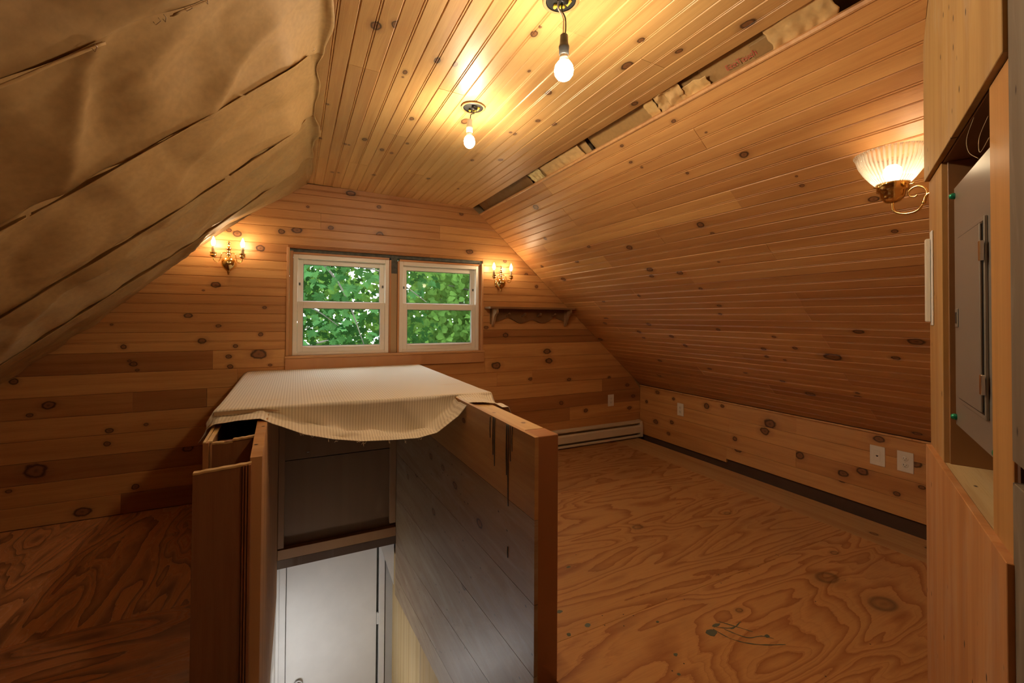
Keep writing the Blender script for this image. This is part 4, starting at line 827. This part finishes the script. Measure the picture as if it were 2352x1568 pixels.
tube('scroll', [(bx, 0.637, 1.620), (bx, 0.629, 1.641), (bx, 0.634, 1.660), (bx, 0.650, 1.671), (bx, 0.666, 1.668), (bx, 0.675, 1.656), (bx, 0.671, 1.644), (bx, 0.660, 1.639), (bx, 0.653, 1.644)], [0.0038]*20+[0.0034]*20+[0.0028]*25, BRASS, gs, 8)
tube('collar', [(bx, 0.6385, 1.612), (bx, 0.6355, 1.620)], 0.0065, BRASS, gs, 10, 0)
lathe('backplate', [(0.055, 0), (0.055, 0.006), (0.04, 0.014), (0.012, 0.02), (0.006, 0.03)], BRASS, gs, T((bx, 0.5685, 1.648)) @ Matrix.Rotation(-math.pi/2, 4, 'X'), 28)
lathe('bulb', [(0.010, -0.010), (0.012, 0.0), (0.020, 0.014), (0.025, 0.030), (0.022, 0.046), (0.012, 0.056), (0.001, 0.058)], emit('bowl_bulb', (1.0, 0.80, 0.55), GLASSLAMP), gs, T((bx, by, 1.700)), 20)

# two brass candle sconces on the far wall
def candle_sconce(x, z, label, rz=0.0):
    e = empty('candle_sconce', (x, YF, z), label, 'wall lamp', 'brass candle sconces on the far wall')
    yb = YF-0.055
    lathe('backplate', [(0.042, 0), (0.042, 0.005), (0.030, 0.012), (0.010, 0.018), (0.008, 0.03)], BRASS, e, T((x, YF-0.001, z)) @ Matrix.Rotation(math.pi/2, 4, 'X'))
    lathe('ball_body', [(0.003, -0.078), (0.006, -0.074), (0.004, -0.068), (0.009, -0.062), (0.007, -0.056), (0.014, -0.050), (0.026, -0.040), (0.038, -0.024), (0.044, -0.004), (0.043, 0.012), (0.036, 0.028), (0.024, 0.040), (0.013, 0.046), (0.010, 0.052), (0.017, 0.057), (0.017, 0.061), (0.011, 0.064), (0.011, 0.074), (0.014, 0.077), (0.008, 0.083), (0.010, 0.089), (0.015, 0.096), (0.015, 0.103), (0.009, 0.111), (0.005, 0.117), (0.005, 0.128), (0.011, 0.133), (0.011, 0.139), (0.004, 0.144), (0.003, 0.151), (0.001, 0.153)], BRASS, e, T((x, yb, z)), 36)
    lathe('centre_knob', [(0.006, 0), (0.007, 0.004), (0.004, 0.008), (0.001, 0.009)], BRASS, e, T((x, yb-0.042, z)) @ Matrix.Rotation(math.pi/2, 4, 'X'), 12)
    for s in (-1, 1):
        cx, cy = x+s*0.083, yb-0.035
        tube('arm', [(x+s*0.008, yb, z+0.062), (x+s*0.022, yb-0.004, z+0.072), (x+s*0.038, yb-0.012, z+0.062), (x+s*0.045, yb-0.02, z+0.030), (x+s*0.052, yb-0.026, z+0.010), (x+s*0.066, yb-0.032, z+0.004), (x+s*0.080, yb-0.035, z+0.016), (cx, cy, z+0.038)], 0.0030, BRASS, e, 8)
        brass_cup('bobeche', T((cx, cy, z+0.036)), e, 0.95)
        cd = lathe('candle', [(0.0095, 0), (0.0095, 0.048), (0.007, 0.050)], CANDLEM, e, T((cx, cy, z+0.060)), 16)
        lathe('candle_bulb', [(0.006, 0), (0.0095, 0.008), (0.0125, 0.020), (0.0115, 0.032), (0.007, 0.046), (0.003, 0.056), (0.0008, 0.062)], emit('candle_bulb', (1.0, 0.74, 0.44), CANDLE), cd, T((cx, cy, z+0.109)), 16)
    return e
candle_sconce(-0.412, 1.605, 'brass two-candle wall sconce left of the double window')
candle_sconce(1.625, 1.555, 'brass two-candle wall sconce right of the window above the shelf')

# hanging bare bulbs
def pendant(x, y, zt_, bxp, byp, bz, label, sock, bulb_r, cord2=True):
    e = empty('pendant_bulb', (x, y, zt_), label, 'light bulb', 'bare bulbs hanging from the ceiling')
    c = (x, y)
    r_, h_ = 0.052, 0.006
    lathe('box_rim', [(0.046, 0), (0.055, 0), (0.056, -0.003), (0.053, -0.005), (0.046, -0.004)], OLD, e, T((x, y, zt_-0.001)), 36, caps=False); e.children[-1].color = (0.42, 0.25, 0.10, 1)
    lathe('ceiling_box', [(0.046, 0.0), (0.046, -0.0022), (0.040, -0.003), (0.001, -0.0026)], BLACK, e, T((x, y, zt_-0.001)), 28)
    for a, rr in ((0.6, 0.024), (1.7, 0.03), (-0.7, 0.03)):
        tube('wire_connector', [(x+rr*math.cos(a), y+rr*math.sin(a), zt_-0.004), (x+(rr-0.012)*math.cos(a+0.5), y+(rr-0.012)*math.sin(a+0.5), zt_-0.012)], 0.006, YELLOW, e, 8, 0)
    tube('wire_connector', [(x-0.01, y-0.02, zt_-0.004), (x-0.012, y-0.02, zt_-0.014), (x+0.012, y-0.018, zt_-0.016)], 0.006, BLACK, e, 8, 0)
    zs = bz+bulb_r*1.25+0.075
    tube('cord', [(x+0.004, y, zt_-0.006), (x+0.004, y, zt_-0.03), ((x+bxp)/2+0.010, (y+byp)/2, (zt_+zs)/2), (bxp+0.006, byp, zs+0.02), (bxp+0.003, byp, zs-0.01)], 0.0022, BLACK, e, 8)
    if cord2: tube('cord', [(x-0.010, y, zt_-0.006), (x-0.010, y, zt_-0.028), ((x+bxp)/2+0.002, (y+byp)/2, (zt_+zs)/2), (bxp-0.002, byp, zs+0.02), (bxp-0.004, byp, zs-0.01)], 0.0022, OLD, e, 8)
    lathe('socket', [(0.007, 0.066), (0.0115, 0.062), (0.0125, 0.040), (0.0145, 0.030), (0.0160, 0.028), (0.0160, 0.022), (0.0150, 0.018), (0.0150, 0.004), (0.0125, 0.0)], sock, e, T((bxp, byp, zs-0.066)), 24)
    lathe('bulb_neck', [(0.0125, 0.030), (0.0135, 0.014), (0.018, 0.004), (0.0235, -0.006)], plain('bulb_collar', (0.85, 0.82, 0.75), 0.4, 0.02), e, T((bxp, byp, bz+bulb_r*0.72)), 24)
    lathe('bulb', [(0.020*bulb_r/0.03, 0.024), (0.027*bulb_r/0.03, 0.014), (0.030*bulb_r/0.03, 0.0), (0.028*bulb_r/0.03, -0.012), (0.020*bulb_r/0.03, -0.023), (0.010*bulb_r/0.03, -0.029), (0.0005, -0.030)], emit('bare_bulb', WARM, BULB), e, T((bxp, byp, bz)), 28)
pendant(0.714, 1.113, ceil_z(0.714), 0.716, 1.098, 1.996, 'bare lit bulb in a black socket hanging nearest the camera', BLACK, 0.029)
pendant(0.722, 1.868, ceil_z(0.722), 0.719, 1.905, 2.072, 'bare lit bulb in a white socket, the farther of the two hanging bulbs', IVORY, 0.026, False)

# ------------------------------------------------------------------ shelf with pegs
sh = empty('peg_shelf', (1.94, YF, 1.18), 'small scalloped wooden peg shelf under the right sconce', 'shelf')
sc = (0.24, 0.13, 0.06); SM = wood('shelf_wood', nk=1, contrast=0.9, rough=0.4)
prism('shelf_board', [(1.492, 3.415), (2.37, 3.415), (2.37, YF-0.001), (1.492, YF-0.001)], 2, 1.326, 1.343, SM, sh, sc)
def edge(x):
    t = (x-1.60)/(2.33-1.60); return 1.222-0.018*math.cos(t*6*math.pi)*1.0+0.012*math.cos(2*math.pi*t)
pts = [(1.545, 1.325), (1.545, 1.19)]+[(1.60+0.73*i/48, edge(1.60+0.73*i/48)) for i in range(49)]+[(2.36, 1.19), (2.36, 1.325)]
prism('back_rail', pts, 1, YF-0.018, YF-0.0005, SM, sh, (0.25, 0.135, 0.06))
def bracket(x):
    pr_ = [(YF-0.018, 1.325), (3.425, 1.325), (3.420, 1.300), (3.432, 1.285), (3.452, 1.275), (3.470, 1.255), (3.485, 1.225), (3.505, 1.19), (3.520, 1.172), (YF-0.018, 1.168)]
    prism('bracket', pr_, 0, x, x+0.02, SM, sh, (0.40, 0.25, 0.13))
bracket(1.553); bracket(2.315)
for x in (1.70, 1.86, 2.02, 2.18): tube('peg', [(x, YF-0.018, 1.262), (x, YF-0.05, 1.270), (x, YF-0.085, 1.285)], [0.007]*6+[0.006]*6+[0.010]*5, SM, sh, 10)
for ch in sh.children:
    if ch.name.startswith('peg'): ch.color = (0.25, 0.14, 0.065, 1)

# ------------------------------------------------------------------ baseboard heater
hb = empty('baseboard_heater', (2.4, YF, 0), 'long almond metal baseboard heater at the foot of the far wall', 'heater')
hx0, hx1, hy = 1.55, 3.27, YF-0.001
prism('heater_back', [(hy, 0.015), (hy, 0.175), (hy-0.02, 0.178), (hy-0.055, 0.168), (hy-0.055, 0.155), (hy-0.018, 0.160), (hy-0.006, 0.150), (hy-0.006, 0.03), (hy-0.05, 0.022), (hy-0.05, 0.012)], 0, hx0, hx1-0.03, ENAMEL, hb)
prism('front_cover', [(hy-0.058, 0.052), (hy-0.066, 0.056), (hy-0.066, 0.118), (hy-0.050, 0.132), (hy-0.047, 0.130), (hy-0.061, 0.114), (hy-0.061, 0.060)], 0, hx0, hx1-0.03, ENAMEL, hb)
prism('lower_lip', [(hy-0.050, 0.012), (hy-0.066, 0.014), (hy-0.066, 0.030), (hy-0.058, 0.034), (hy-0.050, 0.028)], 0, hx0, hx1-0.03, ENAMEL, hb)
prism('end_cap', [(hy, 0.01), (hy, 0.18), (hy-0.025, 0.181), (hy-0.060, 0.170), (hy-0.070, 0.120), (hy-0.070, 0.012)], 0, hx1-0.03, hx1, ENAMEL, hb)
boxes('heating_fins', [(hx0+0.01, hx1-0.035, hy-0.045, hy-0.01, 0.05, 0.11)], BLACK, hb)

# ------------------------------------------------------------------ outlets
def plate(Mw, label, kind, w=0.075, h=0.118, cat='outlet', grp=None, name='wall_outlet'):
    e = empty(name, Mw.translation, label, cat, grp)
    boxes('cover_plate', [(-w/2, w/2, -h/2, h/2, 0.0, 0.005)], IVORY, e, 0.0018, Mw)
    if kind == 'duplex':
        for s in (-1, 1):
            rc = lathe('receptacle', [(0.0165, 0), (0.0165, 0.0068), (0.0155, 0.0075), (0.001, 0.0075)], IVORY, e, Mw @ T((0, s*0.0195, 0)) @ Matrix.Diagonal((1, 0.86, 1, 1)), 20)
            boxes('slot', [(-0.0075, -0.0055, s*0.0195-0.002, s*0.0195+0.007, 0.0074, 0.0079), (0.0050, 0.0070, s*0.0195-0.001, s*0.0195+0.006, 0.0074, 0.0079), (-0.002, 0.002, s*0.0195-0.009, s*0.0195-0.005, 0.0074, 0.0079)], BLACK, rc, 0, Mw)
        lathe('plate_screw', [(0.003, 0.005), (0.003, 0.0062), (0.001, 0.0066)], IVORY, e, Mw, 8)
    else:
        ji = boxes('jack_insert', [(-0.0165, 0.0165, -0.033, 0.033, 0.005, 0.0068)], IVORY, e, 0.001, Mw)
        prism('jack_port', [(-0.006, 0.003), (-0.006, -0.002), (0, -0.007), (0.006, -0.002), (0.006, 0.003)], 2, 0.0068, 0.0074, BLACK, ji, None, Mw)
    return e
def MF(x, z): return Matrix(((1, 0, 0, x), (0, 0, -1, YF+0.0006), (0, 1, 0, z), (0, 0, 0, 1)))
def MK(y, z): return Matrix(((0, 0, -1, XK-0.0015), (-1, 0, 0, y), (0, 1, 0, z), (0, 0, 0, 1)))
plate(MF(2.902, 0.408), 'ivory duplex outlet on the far wall above the heater', 'duplex')
plate(MK(3.00, 0.384), 'ivory duplex outlet on the low right wall nearest the far corner', 'duplex')
plate(MK(1.435, 0.395), 'ivory phone jack plate on the low right wall', 'jack', cat='phone jack', name='phone_jack', w=0.080, h=0.122)
plate(MK(1.295, 0.397), 'ivory duplex outlet right of the phone jack on the low wall', 'duplex', w=0.080, h=0.122)

# ------------------------------------------------------------------ outside: maple tree and trees beyond
def leaf_shape():
    o = [(0, -0.30), (0.04, -0.05), (0.28, -0.16), (0.36, -0.10), (0.30, 0.04), (0.52, 0.12), (0.46, 0.24), (0.27, 0.24), (0.34, 0.42), (0.20, 0.42), (0.12, 0.52), (0, 0.78)]
    o = o+[(-x, y) for x, y in o[1:-1]][::-1]
    return o
LS = leaf_shape()
def leaf_mesh(curl):
    vs = [(0, 0.12, 0.0)]+[(x, y, -curl*(x*x+0.4*(y-0.12)**2)) for x, y in LS]; n = len(LS)
    return mesh('leaf', vs, [(0, 1+i, 1+(i+1) % n) for i in range(n)])
LM = [leaf_mesh(c) for c in (0.3, 0.7, 0.1, 1.0)]
for l in LM: l.materials.append(LEAF)
mt = empty('maple_tree', (-0.3, 6.2, -3.0), 'near maple branch with large lobed leaves outside the window panes', 'tree')
rnd = random.Random(11)
def branch(pts, r0, parent, name='branch'):
    P = spline(pts, 5); n = len(P); vs, fs = tube_data(P, [r0*(1-0.8*i/(n-1)) for i in range(n)], 6)
    link(name, mesh(name, vs, fs, True), BARK, parent); return P
B = [branch([(-0.6, 6.4, -3.6), (-0.5, 6.3, 0.2), (-0.2, 6.0, 2.2), (0.3, 5.8, 3.4)], 0.09, mt, 'trunk'),
     branch([(-0.2, 6.0, 2.3), (0.25, 5.6, 1.9), (0.5, 5.3, 1.5), (0.7, 5.1, 0.9)], 0.022, mt),
     branch([(-0.45, 6.2, 1.6), (0.0, 5.8, 1.9), (0.4, 5.4, 1.85), (0.9, 5.1, 1.75), (1.4, 5.0, 1.4)], 0.02, mt),
     branch([(-0.5, 6.3, 0.9), (-0.1, 5.9, 1.3), (0.15, 5.6, 1.35), (0.5, 5.4, 1.1)], 0.018, mt),
     branch([(0.1, 5.9, 3.0), (0.6, 5.5, 2.6), (1.1, 5.2, 2.3), (1.5, 5.1, 1.9)], 0.018, mt),
     branch([(-0.5, 6.3, 0.4), (-0.3, 5.9, 0.8), (0.0, 5.6, 0.75), (0.3, 5.4, 0.5)], 0.015, mt),
     branch([(-0.5, 6.3, 2.0), (-0.4, 5.8, 2.2), (-0.3, 5.4, 1.8), (-0.25, 5.2, 1.3)], 0.015, mt)]
def leaf_mw(p, sz, r):
    q = Matrix.Rotation(r.uniform(-0.9, 0.9), 4, 'Z') @ Matrix.Rotation(math.radians(r.uniform(25, 120)), 4, 'X') @ Matrix.Rotation(math.pi+r.uniform(-0.7, 0.7), 4, 'Z')
    return T(p) @ q @ Matrix.Scale(sz, 4)
n = 0
while n < 290:
    P = rnd.choice(B[1:]); p = P[rnd.randrange(len(P)//4, len(P))]+Vector((rnd.gauss(0, 0.16), rnd.gauss(0, 0.2), rnd.gauss(0, 0.17)))
    if p.y < 4.3 or (p.x > 1.05 and p.z < 1.35): continue
    o = bpy.data.objects.new('leaf', LM[n % 4]); C.objects.link(o); o.matrix_world = leaf_mw(p, rnd.uniform(0.10, 0.17), rnd); o.parent = mt; o.matrix_parent_inverse = mt.matrix_world.inverted(); n += 1
def foliage(name, parent, count, fn, smin, smax, mat, seed):
    r = random.Random(seed); vs, fs = [], []; base = [Vector((0, 0.12, 0))]+[Vector((x, y, -0.4*x*x)) for x, y in (LS if mat is LEAFSHADE else LS[::2])]; m = len(base)-1
    for i in range(count):
        M_ = leaf_mw(fn(r), r.uniform(smin, smax), r); b = len(vs); vs += [M_ @ v for v in base]; fs += [(b, b+1+k, b+1+(k+1) % m) for k in range(m)]
    o = link(name, mesh(name, vs, fs), mat, parent); o['kind'] = 'stuff'; return o
def f1(r):
    while True:
        p = Vector((r.uniform(-2.4, 2.0), r.uniform(6.2, 8.4), r.uniform(-1.5, 4.2)))
        if noise.noise(p*1.6) > -0.22+0.22*max(0, p.x-0.4)+(0.16 if p.z > 1.6 else 0): return p
foliage('inner_leaves', mt, 6800, f1, 0.07, 0.14, LEAFSHADE, 3)
for nm, (tx, ty, lab, cc, rad, seed, cnt) in enumerate([(5.6, 12.0, 'pale green maple with dark trunk beyond the right window', (5.2, 11.2, 1.2), (3.2, 2.0, 4.0), 5, 9000), (-0.5, 13.5, 'bright green tree behind the near maple in the left window', (1.0, 15.5, 1.8), (5.2, 2.2, 4.9), 6, 11000), (9.5, 15.0, 'dark wooded edge behind the pale maple', (9.0, 16, 0.5), (6.0, 2.0, 4.6), 7, 7000)]):
    te = empty('background_tree', (tx, ty, -3.0), lab, 'tree')
    branch([(tx, ty, -3.6), (tx+0.1, ty, 0.0), (tx-0.2, ty, 2.0), (tx+0.3, ty, 4.0)], 0.22, te, 'trunk')
    for k in range(7):
        a = k*0.9; zb = 0.0+0.35*k
        branch([(tx, ty, zb), (tx+1.0*math.cos(a), ty+0.5*math.sin(a)-0.3, zb+0.5), (tx+2.2*math.cos(a), ty+0.9*math.sin(a)-0.5, zb+0.7)], 0.05, te)
    def f2(r, cc=cc, rad=rad, seed=seed):
        while True:
            v = Vector((r.uniform(-1, 1), r.uniform(-1, 1), r.uniform(-1, 1)))
            p = Vector((cc[0]+v.x*rad[0], cc[1]+v.y*rad[1], cc[2]+v.z*rad[2]))
            if v.length < 1 and noise.noise(Vector((p.x*0.8, p.y*0.8, p.z*1.3))+Vector((seed, 0, 0))) > -0.08: return p
    foliage('foliage', te, cnt, f2, 0.13, 0.24, LEAF2, seed)
gnd = boxes('lawn', [(-20, 30, 3.9, 40, -3.8, -3.7)], plain('grass', (0.10, 0.2, 0.05), 0.9, 0.3, 3)); tag(gnd, 'green lawn below the trees outside the windows', 'lawn')
